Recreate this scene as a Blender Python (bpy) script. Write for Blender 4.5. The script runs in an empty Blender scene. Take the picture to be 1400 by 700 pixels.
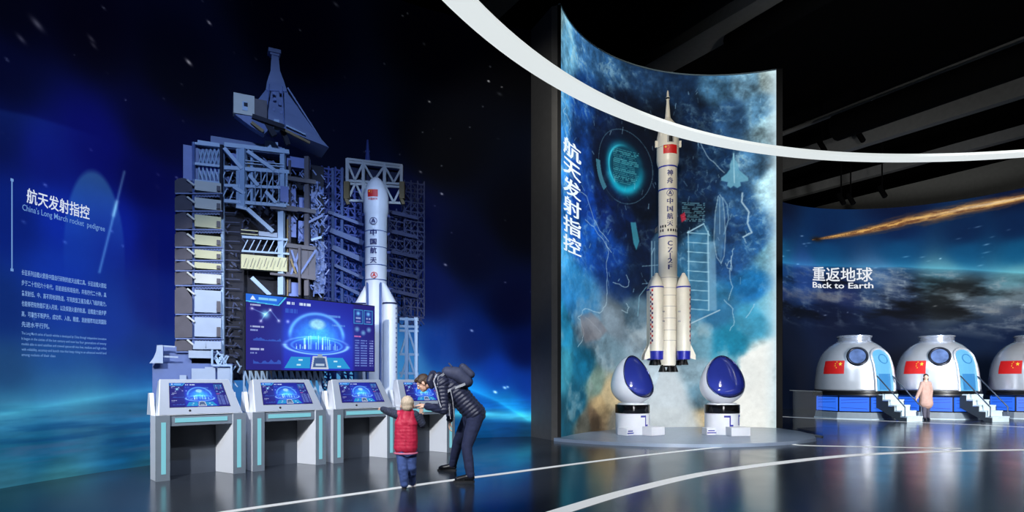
import bpy, bmesh, math, random
import numpy as np
from mathutils import Matrix, Vector

random.seed(7)
RNG = np.random.default_rng(11)
SC = bpy.context.scene
COL = SC.collection

# ------------------------------------------------------------------ camera
EYE, FPX, CXP, HORIZON = 1.35, 840.0, 700.0, 520.0     # eye height, focal length and horizon of a 1400 x 700 frame
cam_data = bpy.data.cameras.new('camera')
cam = bpy.data.objects.new('camera', cam_data)
COL.objects.link(cam)
cam.location = (0, 0, EYE)
cam.rotation_euler = (math.pi / 2, 0, 0)
cam_data.sensor_width = 36.0
cam_data.lens = FPX / 1400.0 * 36.0
cam_data.shift_y = (HORIZON - 350.0) / 1400.0
cam_data.clip_end = 200
SC.camera = cam

# ------------------------------------------------------------------ world, exposure
world = bpy.data.worlds.new('dark_hall')
SC.world = world
world.use_nodes = True
wb = world.node_tree.nodes['Background']
wb.inputs[0].default_value = (0.35, 0.5, 0.9, 1)
wb.inputs[1].default_value = 0.004
SC.view_settings.view_transform = 'Standard'
SC.view_settings.look = 'None'
SC.view_settings.exposure = 0.0
SC.view_settings.gamma = 1.0
SC.view_settings.use_curve_mapping = False

# ------------------------------------------------------------------ lights added to brighten each part of the hall
def spot(name, loc, aim, power, color, angle, blend=0.6, size=0.15):
    d = bpy.data.lights.new(name, 'SPOT')
    d.energy = power; d.color = color
    d.spot_size = math.radians(angle); d.spot_blend = blend; d.shadow_soft_size = size
    o = bpy.data.objects.new(name, d); COL.objects.link(o)
    o.location = loc
    o.rotation_euler = (Vector(aim) - Vector(loc)).to_track_quat('-Z', 'Y').to_euler()
    return o
def area(name, loc, aim, power, color, sx, sy, spread=120):
    d = bpy.data.lights.new(name, 'AREA')
    d.energy = power; d.color = color; d.shape = 'RECTANGLE'; d.size = sx; d.size_y = sy; d.spread = math.radians(spread)
    o = bpy.data.objects.new(name, d); COL.objects.link(o)
    o.location = loc
    o.rotation_euler = (Vector(aim) - Vector(loc)).to_track_quat('-Z', 'Y').to_euler()
    return o
spot('spot_console', (-4.3, 1.6, 5.4), (-3.4, 9.6, 0.6), 3400, (0.95, 0.97, 1.0), 46)
spot('spot_front', (0.8, 3.0, 7.0), (-2.6, 9.6, 0.8), 900, (0.9, 0.95, 1.0), 50)
spot('spot_tower', (-2.2, 4.0, 6.8), (-4.2, 10.2, 3.3), 900, (0.40, 0.58, 1.0), 66)
spot('spot_tower_low', (-1.4, 6.2, 3.8), (-4.6, 10.0, 2.0), 280, (0.8, 0.85, 1.0), 50)
spot('spot_small_rocket', (0.2, 6.0, 5.6), (-2.65, 11.9, 3.1), 1000, (0.55, 0.72, 1.0), 40)
spot('spot_rocket', (2.2, 7.5, 8.0), (3.95, 15.4, 6.6), 1900, (1.0, 0.96, 0.88), 54)
spot('spot_stage', (5.6, 8.5, 8.8), (4.0, 14.0, 0.0), 1700, (0.92, 0.96, 1.0), 36)
area('highlight_stage_front', (2.6, -1.5, 3.3), (4.0, 14.6, 1.2), 70, (0.94, 0.96, 1.0), 1.8, 3.6, 24)  # added light behind the camera, makes the highlights on the egg chairs
spot('spot_stage_left', (-0.4, 8.0, 6.6), (4.0, 14.7, 0.9), 1100, (0.94, 0.97, 1.0), 36)  # added to whiten the left sides of the egg chairs
spot('spot_pods_left', (7.5, 15.0, 7.0), (13.2, 22.2, 1.6), 2600, (0.6, 0.78, 1.0), 44)
area('highlight_pods', (13.6, 12.0, 2.9), (14.8, 22.2, 1.7), 420, (0.96, 0.98, 1.0), 0.5, 3.2, 90)  # added strip out of frame, shaped for a bright streak on the domes
spot('spot_pods_right', (18.0, 13.0, 9.0), (16.5, 22.2, 1.6), 1500, (0.92, 0.95, 1.0), 48)
spot('spot_people', (1.0, 3.0, 6.5), (-0.9, 8.2, 0.8), 1100, (0.92, 0.95, 1.0), 30)
spot('fill_beams', (9.0, 9.0, 6.2), (15.0, 25.0, 11.6), 1000, (1.0, 1.0, 0.98), 80)  # added fill light, only lifts the ceiling beams out of black
spot('fill_panel_side', (-1.6, 7.0, 7.5), (0.6, 14.5, 6.0), 520, (1.0, 1.0, 0.98), 50)  # added fill light for the dark left side of the picture panel

# ------------------------------------------------------------------ helpers: colours and materials
def lin(c):
    c = np.asarray(c, float) / 255.0
    return np.where(c <= 0.04045, c / 12.92, ((c + 0.055) / 1.055) ** 2.4)
MATS = {}
def mat(name, rgb, rough=0.5, metal=0.0, spec=0.5, vary=0.06, scale=6.0, coat=0.0):
    """painted / metal / cloth surface: a Principled shader whose colour and roughness wander with procedural noise"""
    if name in MATS: return MATS[name]
    m = bpy.data.materials.new(name); m.use_nodes = True
    nt = m.node_tree; b = nt.nodes['Principled BSDF']
    c = lin(rgb)
    tc = nt.nodes.new('ShaderNodeTexCoord'); nz = nt.nodes.new('ShaderNodeTexNoise')
    nz.inputs['Scale'].default_value = scale; nz.inputs['Detail'].default_value = 4
    nt.links.new(tc.outputs['Object'], nz.inputs['Vector'])
    rp = nt.nodes.new('ShaderNodeValToRGB')
    rp.color_ramp.elements[0].position = 0.3; rp.color_ramp.elements[1].position = 0.7
    rp.color_ramp.elements[0].color = (*(c * (1 - vary)), 1); rp.color_ramp.elements[1].color = (*np.minimum(c * (1 + vary), 1), 1)
    nt.links.new(nz.outputs['Fac'], rp.inputs['Fac']); nt.links.new(rp.outputs['Color'], b.inputs['Base Color'])
    b.inputs['Roughness'].default_value = rough; b.inputs['Metallic'].default_value = metal
    b.inputs['Specular IOR Level'].default_value = spec
    b.inputs['Coat Weight'].default_value = coat; b.inputs['Coat Roughness'].default_value = 0.05
    MATS[name] = m; return m
def glow(name, rgb, strength=1.0):
    if name in MATS: return MATS[name]
    m = bpy.data.materials.new(name); m.use_nodes = True
    nt = m.node_tree; b = nt.nodes['Principled BSDF']; c = lin(rgb)
    b.inputs['Base Color'].default_value = (*(c * 0.2), 1); b.inputs['Roughness'].default_value = 0.4
    b.inputs['Emission Color'].default_value = (*c, 1); b.inputs['Emission Strength'].default_value = strength
    MATS[name] = m; return m
def print_mat(name, strength=1.0, grain=0.0, gscale=3.0):
    """backlit print: the picture is the mesh colour attribute, broken up by fine procedural grain"""
    m = bpy.data.materials.new(name); m.use_nodes = True
    nt = m.node_tree; b = nt.nodes['Principled BSDF']
    at = nt.nodes.new('ShaderNodeAttribute'); at.attribute_name = 'print'
    b.inputs['Base Color'].default_value = (0.004, 0.004, 0.005, 1); b.inputs['Roughness'].default_value = 0.7
    b.inputs['Specular IOR Level'].default_value = 0.1
    out = at.outputs['Color']
    if grain:
        tc = nt.nodes.new('ShaderNodeTexCoord'); nz = nt.nodes.new('ShaderNodeTexNoise')
        nz.inputs['Scale'].default_value = gscale; nz.inputs['Detail'].default_value = 8; nz.inputs['Roughness'].default_value = 0.7
        nt.links.new(tc.outputs['Object'], nz.inputs['Vector'])
        mr = nt.nodes.new('ShaderNodeMapRange')
        mr.inputs['From Min'].default_value = 0.3; mr.inputs['From Max'].default_value = 0.7
        mr.inputs['To Min'].default_value = 1 - grain; mr.inputs['To Max'].default_value = 1 + grain
        nt.links.new(nz.outputs['Fac'], mr.inputs['Value'])
        mx = nt.nodes.new('ShaderNodeVectorMath'); mx.operation = 'SCALE'
        nt.links.new(out, mx.inputs[0]); nt.links.new(mr.outputs['Result'], mx.inputs['Scale'])
        out = mx.outputs['Vector']
    nt.links.new(out, b.inputs['Emission Color'])
    b.inputs['Emission Strength'].default_value = strength
    return m
def glass(name, rgb, refl=0.05):
    """thin clear pane: mostly transmitting, a little mirror"""
    if name in MATS: return MATS[name]
    m = bpy.data.materials.new(name); m.use_nodes = True
    nt = m.node_tree; out = nt.nodes['Material Output']; nt.nodes.remove(nt.nodes['Principled BSDF'])
    t = nt.nodes.new('ShaderNodeBsdfTransparent'); g_ = nt.nodes.new('ShaderNodeBsdfGlossy'); mx = nt.nodes.new('ShaderNodeMixShader')
    t.inputs['Color'].default_value = (*lin(rgb), 1); g_.inputs['Roughness'].default_value = 0.02; mx.inputs[0].default_value = refl
    nt.links.new(t.outputs[0], mx.inputs[1]); nt.links.new(g_.outputs[0], mx.inputs[2]); nt.links.new(mx.outputs[0], out.inputs['Surface'])
    MATS[name] = m; return m

# ------------------------------------------------------------------ helpers: objects
WM = {}
def tag(o, label=None, cat=None, group=None, kind=None):
    if label: o['label'] = label
    if cat: o['category'] = cat
    if group: o['group'] = group
    if kind: o['kind'] = kind
    return o
def thing(name, label, cat, loc=(0, 0, 0), rotz=0.0, group=None):
    o = bpy.data.objects.new(name, None); COL.objects.link(o)
    o.empty_display_size = 0.2
    o.location = loc; o.rotation_euler = (0, 0, rotz)
    WM[o] = Matrix.Translation(Vector(loc)) @ Matrix.Rotation(rotz, 4, 'Z')
    return tag(o, label, cat, group)
def link(name, me, parent=None):
    o = bpy.data.objects.new(name, me); COL.objects.link(o)
    if parent is not None:
        o.parent = parent
        WM[o] = WM[parent].copy()
    else: WM[o] = Matrix.Identity(4)
    return o
def move(root, loc, rotz=None):
    root.location = loc
    if rotz is not None: root.rotation_euler = (0, 0, rotz)
    WM[root] = Matrix.Translation(Vector(loc)) @ Matrix.Rotation(root.rotation_euler[2], 4, 'Z')
def dup(root, loc, rotz, label=None, group=None):
    r = root.copy(); COL.objects.link(r)
    if label: r['label'] = label
    if group: r['group'] = group
    for ch in list(root.children):
        c = ch.copy(); COL.objects.link(c); c.parent = r
        for g in list(ch.children):
            d = g.copy(); COL.objects.link(d); d.parent = c
    move(r, loc, rotz)
    return r
def mesh_from(name, v, f, smooth=None):
    me = bpy.data.meshes.new(name)
    v = np.asarray(v, np.float32)
    if isinstance(f, np.ndarray):
        k = f.shape[1]
        me.vertices.add(len(v)); me.vertices.foreach_set('co', v.ravel())
        me.loops.add(f.size); me.loops.foreach_set('vertex_index', f.astype(np.int32).ravel())
        me.polygons.add(len(f)); me.polygons.foreach_set('loop_start', np.arange(0, f.size, k, dtype=np.int32))
        me.update(calc_edges=True)
    else:
        me.from_pydata([tuple(p) for p in v], [], [tuple(q) for q in f]); me.update()
    if smooth is not None:
        me.polygons.foreach_set('use_smooth', [True] * len(me.polygons))
        if smooth < 179: me.set_sharp_from_angle(angle=math.radians(smooth))
    return me

def rotmat(ax, ang): return np.array(Matrix.Rotation(ang, 3, ax))
class MB:
    """collects shapes; build() links them as ONE mesh object"""
    def __init__(s): s.v = []; s.f = []
    def add(s, v, f):
        n = len(s.v); s.v += [tuple(map(float, p)) for p in v]; s.f += [tuple(i + n for i in q) for q in f]; return s
    def hexa(s, p):
        return s.add(p, [(0, 3, 2, 1), (4, 5, 6, 7), (0, 1, 5, 4), (1, 2, 6, 5), (2, 3, 7, 6), (3, 0, 4, 7)])
    def box(s, c, d, rot=None):
        h = np.array(d) / 2.0
        p = np.array([(-1, -1, -1), (1, -1, -1), (1, 1, -1), (-1, 1, -1), (-1, -1, 1), (1, -1, 1), (1, 1, 1), (-1, 1, 1)]) * h
        if rot is not None: p = p @ np.array(rot).T
        return s.hexa(p + np.array(c))
    def prism(s, a, b):
        n = len(a); s.add(list(a) + list(b), [tuple(range(n - 1, -1, -1)), tuple(range(n, 2 * n))] +
                          [(i, (i + 1) % n, n + (i + 1) % n, n + i) for i in range(n)]); return s
    def extrude(s, poly, z0, z1): return s.prism([(x, y, z0) for x, y in poly], [(x, y, z1) for x, y in poly])
    def bar(s, p, q, w, h=None, up=(0, 0, 1)):
        h = h or w; p = np.array(p, float); q = np.array(q, float)
        d = q - p; d /= np.linalg.norm(d) + 1e-9
        u = np.array(up, float)
        if abs(d @ u) > 0.97: u = np.array((0.0, 1.0, 0.0))
        a = np.cross(d, u); a /= np.linalg.norm(a); b = np.cross(a, d)
        a *= w / 2; b *= h / 2
        return s.hexa([p - a - b, p + a - b, p + a + b, p - a + b, q - a - b, q + a - b, q + a + b, q - a + b])
    def tube(s, pts, r, n=8, closed=False):
        pts = [np.array(p, float) for p in pts]; m = len(pts); v = []; f = []
        rr = r if hasattr(r, '__len__') else [r] * m
        prev = None
        for i, p in enumerate(pts):
            if closed: d = pts[(i + 1) % m] - pts[i - 1]
            else: d = pts[min(i + 1, m - 1)] - pts[max(i - 1, 0)]
            d /= np.linalg.norm(d) + 1e-9
            if prev is None:
                u = np.array((0, 0, 1.0)) if abs(d[2]) < 0.9 else np.array((1.0, 0, 0))
                a = np.cross(d, u)
            else: a = prev - d * (prev @ d)
            a /= np.linalg.norm(a); prev = a; b = np.cross(d, a)
            for k in range(n):
                t = 2 * math.pi * k / n; v.append(p + rr[i] * (a * math.cos(t) + b * math.sin(t)))
        for i in range(m if closed else m - 1):
            j = (i + 1) % m
            for k in range(n): f.append((i * n + k, i * n + (k + 1) % n, j * n + (k + 1) % n, j * n + k))
        if not closed: f += [tuple(range(n - 1, -1, -1)), tuple(range((m - 1) * n, m * n))]
        return s.add(v, f)
    def lathe(s, prof, n=32, c=(0, 0, 0), caps=True):
        v = []; f = []; m = len(prof)
        for r, z in prof:
            for k in range(n):
                t = 2 * math.pi * k / n; v.append((c[0] + r * math.cos(t), c[1] + r * math.sin(t), c[2] + z))
        for i in range(m - 1):
            for k in range(n): f.append((i * n + k, i * n + (k + 1) % n, (i + 1) * n + (k + 1) % n, (i + 1) * n + k))
        if caps: f += [tuple(range(n - 1, -1, -1)), tuple(range((m - 1) * n, m * n))]
        return s.add(v, f)
    def patch(s, fn, nu, nv):
        v = [fn(i / nu, j / nv) for j in range(nv + 1) for i in range(nu + 1)]
        f = [(j * (nu + 1) + i, j * (nu + 1) + i + 1, (j + 1) * (nu + 1) + i + 1, (j + 1) * (nu + 1) + i) for j in range(nv) for i in range(nu)]
        return s.add(v, f)
    def slab(s, fn, nu, nv):
        """a patch with thickness: fn(u, v, w), w = 0 back and 1 front"""
        n = (nu + 1) * (nv + 1); ix = lambda i, j, k: k * n + j * (nu + 1) + i
        v = [fn(i / nu, j / nv, k) for k in (0, 1) for j in range(nv + 1) for i in range(nu + 1)]
        f = []
        for j in range(nv):
            for i in range(nu):
                f.append((ix(i, j, 1), ix(i + 1, j, 1), ix(i + 1, j + 1, 1), ix(i, j + 1, 1)))
                f.append((ix(i, j, 0), ix(i, j + 1, 0), ix(i + 1, j + 1, 0), ix(i + 1, j, 0)))
        for i in range(nu):
            f.append((ix(i, 0, 0), ix(i + 1, 0, 0), ix(i + 1, 0, 1), ix(i, 0, 1)))
            f.append((ix(i, nv, 1), ix(i + 1, nv, 1), ix(i + 1, nv, 0), ix(i, nv, 0)))
        for j in range(nv):
            f.append((ix(0, j, 1), ix(0, j + 1, 1), ix(0, j + 1, 0), ix(0, j, 0)))
            f.append((ix(nu, j, 0), ix(nu, j + 1, 0), ix(nu, j + 1, 1), ix(nu, j, 1)))
        return s.add(v, f)
    def build(s, name, m, parent=None, smooth=None, local=False, bevel=0.0):
        v = np.array(s.v, float)
        if parent is not None and not local:
            iv = np.array(WM[parent].inverted()); v = v @ iv[:3, :3].T + iv[:3, 3]
        me = mesh_from(name, v, s.f, smooth)
        bm = bmesh.new(); bm.from_mesh(me)
        bmesh.ops.recalc_face_normals(bm, faces=bm.faces)
        if bevel:
            bmesh.ops.bevel(bm, geom=[e for e in bm.edges if e.calc_face_angle(0) > 0.5], offset=bevel, segments=2, affect='EDGES', profile=0.5)
        bm.to_mesh(me); bm.free()
        if smooth is not None and bevel:
            me.polygons.foreach_set('use_smooth', [True] * len(me.polygons)); me.set_sharp_from_angle(angle=math.radians(smooth))
        me.materials.append(m)
        return link(name, me, parent)

# ------------------------------------------------------------------ helpers: lettering
_txt = {}
def text_geo(s, bold=0.0, res=2):
    """flat outline of a line of text, 1 unit high per em, left end at x = 0; returns vertices and faces"""
    key = (s, bold, res)
    if key in _txt: return _txt[key]
    cu = bpy.data.curves.new('lettering', 'FONT'); cu.body = s; cu.size = 1.0; cu.resolution_u = res; cu.offset = bold
    o = bpy.data.objects.new('lettering', cu); COL.objects.link(o)
    me = bpy.data.meshes.new_from_object(o.evaluated_get(bpy.context.evaluated_depsgraph_get()))
    v = np.zeros(len(me.vertices) * 3); me.vertices.foreach_get('co', v); v = v.reshape(-1, 3)[:, :2].copy()
    f = [tuple(p.vertices) for p in me.polygons]
    bpy.data.objects.remove(o); bpy.data.curves.remove(cu); bpy.data.meshes.remove(me)
    _txt[key] = (v, f); return v, f
def lettering(name, rows, fn, m, parent):
    """rows: (string, x0, y0, width or None, height, bold); fn maps layout metres (x, y) to a point of the surface"""
    V = []; F = []
    for s, x0, y0, w, h, bold in rows:
        v, f = text_geo(s, min(bold, 0.012))
        if not len(v): continue
        v = v.copy(); lo = v.min(0); hi = v.max(0)
        kx = (w / (hi[0] - lo[0])) if w else h
        v[:, 0] = (v[:, 0] - lo[0]) * kx + x0; v[:, 1] = v[:, 1] * h + y0
        for ox in ((-bold * 0.5 * h, bold * 0.5 * h) if bold > 0.015 else (0.0,)):      # heavy strokes: the outline struck twice
            n = len(V); V += [fn(a + ox, b) for a, b in v]; F += [tuple(i + n for i in q) for q in f]
    v = np.array(V, float)
    if parent is not None:
        iv = np.array(WM[parent].inverted()); v = v @ iv[:3, :3].T + iv[:3, 3]
    me = mesh_from(name, v, F); me.materials.append(m)
    return link(name, me, parent)
def letters(rows, fn, m, parent):
    """upright line of writing: every character a part of its own"""
    for r in rows: lettering('letter', [r], fn, m, parent)

# ------------------------------------------------------------------ helpers: noise and printed pictures
def vnoise(x, y, seed=0):
    xi = np.floor(x).astype(np.int64); yi = np.floor(y).astype(np.int64); fx = x - xi; fy = y - yi
    fx = fx * fx * fx * (fx * (fx * 6 - 15) + 10); fy = fy * fy * fy * (fy * (fy * 6 - 15) + 10)
    def h(a, b):
        n = (a * 374761393 + b * 668265263 + seed * 974711) & 0x7fffffff
        n = ((n ^ (n >> 13)) * 1274126177) & 0x7fffffff
        return ((n ^ (n >> 16)) & 0xffff) / 65535.0
    return (h(xi, yi) * (1 - fx) + h(xi + 1, yi) * fx) * (1 - fy) + (h(xi, yi + 1) * (1 - fx) + h(xi + 1, yi + 1) * fx) * fy
def fbm(x, y, o=5, seed=0, ridge=False, gain=0.5):
    t = 0; a = 1.0; s = 0
    for k in range(o):
        n = vnoise(x * 2 ** k + 17.3 * k, y * 2 ** k - 9.1 * k, seed + k)
        if ridge: n = 1 - np.abs(2 * n - 1)
        t = t + a * n; s += a; a *= gain
    return t / s
def field(S, Z, anchors, soft, power=2.0):
    """smooth colour field through anchor colours (s, z, rgb), distances in metres"""
    num = np.zeros(S.shape + (3,)); den = np.zeros(S.shape)
    for s, z, c in anchors:
        w = 1.0 / ((S - s) ** 2 + (Z - z) ** 2 + soft * soft) ** power
        num += w[..., None] * np.array(c, float); den += w
    return num / den[..., None]
def seg_dist(S, Z, pts):
    d = np.full(S.shape, 1e9)
    for (a, b), (c, e) in zip(pts[:-1], pts[1:]):
        l2 = (c - a) ** 2 + (e - b) ** 2 + 1e-12
        t = np.clip(((S - a) * (c - a) + (Z - b) * (e - b)) / l2, 0, 1)
        d = np.minimum(d, np.hypot(S - a - t * (c - a), Z - b - t * (e - b)))
    return d
def inside(S, Z, poly):
    r = np.zeros(S.shape, bool); n = len(poly)
    for i in range(n):
        x0, y0 = poly[i]; x1, y1 = poly[(i + 1) % n]
        if y0 == y1: continue
        r ^= ((Z > min(y0, y1)) & (Z <= max(y0, y1)) & (S < x0 + (Z - y0) * (x1 - x0) / (y1 - y0)))
    return r
def over(img, mask, rgb):
    m = np.clip(mask, 0, 1)[..., None]; return img * (1 - m) + np.array(rgb, float) * m
def plus(img, mask, rgb): return img + np.clip(mask, 0, None)[..., None] * np.array(rgb, float)
def grid_mesh(name, P, rgb, m, parent=None):
    """P: (rows, cols, 3) points, rgb: (rows, cols, 3) sRGB 0..255 -> one mesh with the picture as colour attribute"""
    r, c = P.shape[:2]
    idx = np.arange(r * c).reshape(r, c)
    f = np.stack([idx[:-1, :-1], idx[:-1, 1:], idx[1:, 1:], idx[1:, :-1]], -1).reshape(-1, 4)
    v = P.reshape(-1, 3)
    if parent is not None:
        iv = np.array(WM[parent].inverted()); v = v @ iv[:3, :3].T + iv[:3, 3]
    me = mesh_from(name, v, f, 180)
    at = me.attributes.new('print', 'FLOAT_COLOR', 'POINT')
    rgba = np.ones((r * c, 4), np.float32); rgba[:, :3] = lin(np.clip(rgb.reshape(-1, 3), 0, 255))
    at.data.foreach_set('color', rgba.ravel())
    me.materials.append(m)
    return link(name, me, parent)

# ------------------------------------------------------------------ helpers: placing things from image pixels, cast out from the camera
def at(px, py, Y): return np.array(((px - CXP) / FPX * Y, Y, EYE + (HORIZON - py) / FPX * Y))
def ground(px, py, z=0.0):
    Y = FPX * (EYE - z) / (py - HORIZON); return np.array(((px - CXP) / FPX * Y, Y, z))
class Arc:
    """upright curved wall: centre, radius, angles (degrees) from its left to its right end; s runs along it in metres"""
    def __init__(s, cx, cy, R, a0, a1): s.c = np.array((cx, cy)); s.R = R; s.a0 = math.radians(a0); s.a1 = math.radians(a1)
    @property
    def length(s): return s.R * abs(s.a0 - s.a1)
    def pt(s, u, z, off=0.0):
        a = s.a0 - u / s.R; r = s.R - off
        return np.array((s.c[0] + r * math.cos(a), s.c[1] + r * math.sin(a), z))
    def grid(s, S, Z, off=0.0):
        a = s.a0 - S / s.R; r = s.R - off
        return np.stack([s.c[0] + r * np.cos(a), s.c[1] + r * np.sin(a), Z], -1)
    def sz(s, px, py):  # casts an image pixel from the camera onto the curved wall
        k = (px - CXP) / FPX; A = k * k + 1; B = -2 * (k * s.c[0] + s.c[1]); C = s.c @ s.c - s.R ** 2
        t = (-B + math.sqrt(max(B * B - 4 * A * C, 0))) / (2 * A)
        a = math.atan2(t - s.c[1], k * t - s.c[0])
        if a - s.a0 > math.pi: a -= 2 * math.pi
        if a - s.a0 < -math.pi: a += 2 * math.pi
        return ((s.a0 - a) * s.R, EYE + (HORIZON - py) / FPX * t)
    def list(s, pts): return [s.sz(x, y) for x, y in pts]
    def anchors(s, pts): return [(*s.sz(x, y), c) for x, y, c in pts]
class Plane:
    """upright flat front of a model: origin, direction along it; off = metres towards the viewer"""
    def __init__(s, x, y, dx, dy):
        s.o = np.array((x, y), float); s.d = np.array((dx, dy), float) / math.hypot(dx, dy); s.n = np.array((s.d[1], -s.d[0]))
    def __call__(s, px, py, off=0.0):
        k = (px - CXP) / FPX
        t = (s.o @ s.n) / (np.array((k, 1.0)) @ s.n)
        return np.array((k * t + s.n[0] * off, t + s.n[1] * off, EYE + (HORIZON - py) / FPX * t))
# ================================================================== the hall
WALL_H = 9.77
FLOOR_POLY = [(-9, -9), (34, -9), (34, 46), (-9, 46)]
floor_m = bpy.data.materials.new('dark_polished_floor'); floor_m.use_nodes = True
_nt = floor_m.node_tree; _b = _nt.nodes['Principled BSDF']
_tc = _nt.nodes.new('ShaderNodeTexCoord'); _nz = _nt.nodes.new('ShaderNodeTexNoise'); _nz.inputs['Scale'].default_value = 1.3; _nz.inputs['Detail'].default_value = 6
_nt.links.new(_tc.outputs['Object'], _nz.inputs['Vector'])
_mr = _nt.nodes.new('ShaderNodeMapRange'); _mr.inputs['To Min'].default_value = 0.13; _mr.inputs['To Max'].default_value = 0.24
_nt.links.new(_nz.outputs['Fac'], _mr.inputs['Value']); _nt.links.new(_mr.outputs['Result'], _b.inputs['Roughness'])
_b.inputs['Base Color'].default_value = (*lin((50, 55, 63)), 1); _b.inputs['Specular IOR Level'].default_value = 0.55
m_dark = mat('black_paint', (16, 16, 17), 0.8, spec=0.2)
m_ceil = mat('ceiling_black', (9, 9, 10), 0.9, spec=0.1)
m_cap = mat('charcoal_paint', (92, 91, 89), 0.7, spec=0.2)

fl = MB().extrude(FLOOR_POLY, -0.12, 0.0).build('floor', floor_m); tag(fl, kind='structure', label='dark polished hall floor')
ce = MB().extrude(FLOOR_POLY, 13.6, 13.75).build('ceiling', m_ceil); tag(ce, kind='structure', label='black open ceiling with dim beams')
for nm, a, b in (('wall_far', (-9, 46), (34, 46)), ('wall_east', (34, -9), (34, 46)), ('wall_west', (-9, -9), (-9, 46)), ('wall_near', (-9, -9), (34, -9))):
    d = np.array(b, float) - np.array(a, float); d /= np.linalg.norm(d); n = np.array((d[1], -d[0])) * 0.1
    w = MB().extrude([tuple(np.array(a) - n), tuple(np.array(b) - n), tuple(np.array(b) + n), tuple(np.array(a) + n)], 0, 13.6).build(nm, m_ceil)
    tag(w, kind='structure', label='black hall wall')

# ---- light lines set into the floor
m_line = glow('floor_light_line', (222, 226, 230), 0.75)
def ribbon(name, pts, w, z=0.004, m=m_line, parent=fl, n=10):
    P = [np.array(p[:2]) for p in pts]; C = []
    for i in range(len(P) - 1):
        p0, p1, p2, p3 = P[max(i - 1, 0)], P[i], P[i + 1], P[min(i + 2, len(P) - 1)]
        for k in range(n):
            t = k / n
            C.append(0.5 * ((2 * p1) + (-p0 + p2) * t + (2 * p0 - 5 * p1 + 4 * p2 - p3) * t * t + (-p0 + 3 * p1 - 3 * p2 + p3) * t ** 3))
    C.append(P[-1]); C = np.array(C)
    T = np.gradient(C, axis=0); T /= np.linalg.norm(T, axis=1)[:, None]; N = np.c_[-T[:, 1], T[:, 0]] * w / 2
    L = C + N; R = C - N; k = len(C); v = []; f = []
    for zz in (-0.02, z): v += [(*p, zz) for p in L] + [(*p, zz) for p in R]
    for i in range(k - 1):
        f += [(2 * k + i, 3 * k + i, 3 * k + i + 1, 2 * k + i + 1), (i, i + 1, 2 * k + i + 1, 2 * k + i), (k + i, 3 * k + i, 3 * k + i + 1, k + i + 1)]
    b = MB(); b.add(v, f); return b.build(name, m, parent)
g = lambda pts: [ground(*p) for p in pts]
ribbon('light_line', g([(230, 714), (310, 700), (430, 683), (520, 670.5), (600, 659), (690, 647.3), (780, 635.2), (890, 621.5), (1000, 609.7)]), 0.105)
ribbon('light_line', g([(640, 741), (700, 721), (780, 695), (860, 671.5), (957, 648.7), (1054, 634.3), (1165, 622.6), (1280, 617.4), (1400, 615.2), (1500, 615.5)]), 0.20)
ribbon('light_line', g([(1081, 606.4), (1099, 609), (1180, 610.8), (1250, 612), (1313, 613.2)]), 0.11)
ribbon('light_line', g([(1063, 569.3), (1113, 571.8), (1193, 575), (1347, 581.4), (1400, 584), (1480, 588)]), 0.07)

# ---- ceiling beams, pipe, ducts
def beam(name, p, q, w, z0, z1, m=m_cap):
    p = np.array(p); q = np.array(q); d = (q - p) / np.linalg.norm(q - p); n = np.array((d[1], -d[0])) * w / 2
    return MB().extrude([tuple(p - n), tuple(q - n), tuple(q + n), tuple(p + n)], z0, z1).build(name, m, ce)
m_beam = mat('beam_grey_lit', (150, 150, 145), 0.8, spec=0.2)  # lighter copy of the beam paint: stronger lighting put into its colour
m_beam2 = mat('beam_dim', (128, 128, 126), 0.8, spec=0.2)
m_duct = mat('duct_black', (12, 12, 13), 0.9, spec=0.05)
def far_dir(p, L, k=-0.66):
    d = np.array((k, 1.0)); d /= np.linalg.norm(d); return (tuple(np.array(p) - d * L), tuple(np.array(p) + d * 14))
a, b = far_dir((18.3, 22.0), 14); beam('beam', a, b, 0.35, 11.5, 12.25, m_beam2)
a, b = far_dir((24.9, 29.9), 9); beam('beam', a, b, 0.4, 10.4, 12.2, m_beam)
a, b = far_dir((21.3, 25.6), 10); beam('beam', a, b, 0.35, 11.5, 11.95, m_beam2)
a, b = far_dir((5.3, 20.6), 12); beam('beam', a, b, 1.1, 12.0, 12.4, m_beam2)
a, b = far_dir((-1.0, 18.4), 12); beam('beam', a, b, 0.7, 12.0, 12.4, m_beam2)
def pipe(name, p, q, r, z, m): return MB().tube([(*p, z), (*q, z)], r, 14).build(name, m, ce, smooth=50)
d = np.array((-0.59, 1.0)); p0 = np.array((16.75, 20.1))
pipe('pipe', p0 - d * 12, p0 + d * 14, 0.11, 12.5, m_beam2)
p0 = np.array((5.4, 16.3)); pipe('duct', p0 - d * 9, p0 + d * 3.2, 0.38, 11.6, m_duct)
p0 = np.array((8.1, 16.9)); pipe('duct', p0 - d * 9, p0 + d * 2.2, 0.34, 11.8, m_duct)
p0 = np.array((13.6, 22.4)); pipe('duct', p0 - d * 9, p0 + d * 1.6, 0.5, 11.2, m_duct)
for px, py, Y in ((1176, 186, 26.0), (1124, 200, 27.0), (1206, 262, 27.0), (1163, 272, 28.0), (1150, 272, 28.0)):
    c = at(px, py, Y)
    R = rotmat('X', -0.35) @ rotmat('Y', -0.3)
    mb = MB(); mb.lathe([(0.08, -0.30), (0.11, -0.27), (0.11, 0.25), (0.07, 0.3)], 14)
    mb.v = [tuple(R @ np.array(p) + c) for p in mb.v]
    mb.tube([c + (0, 0, 0.2), (c[0], c[1], 13.6)], 0.03, 6)
    mb.build('spotlight', m_duct, ce, smooth=40)

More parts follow.
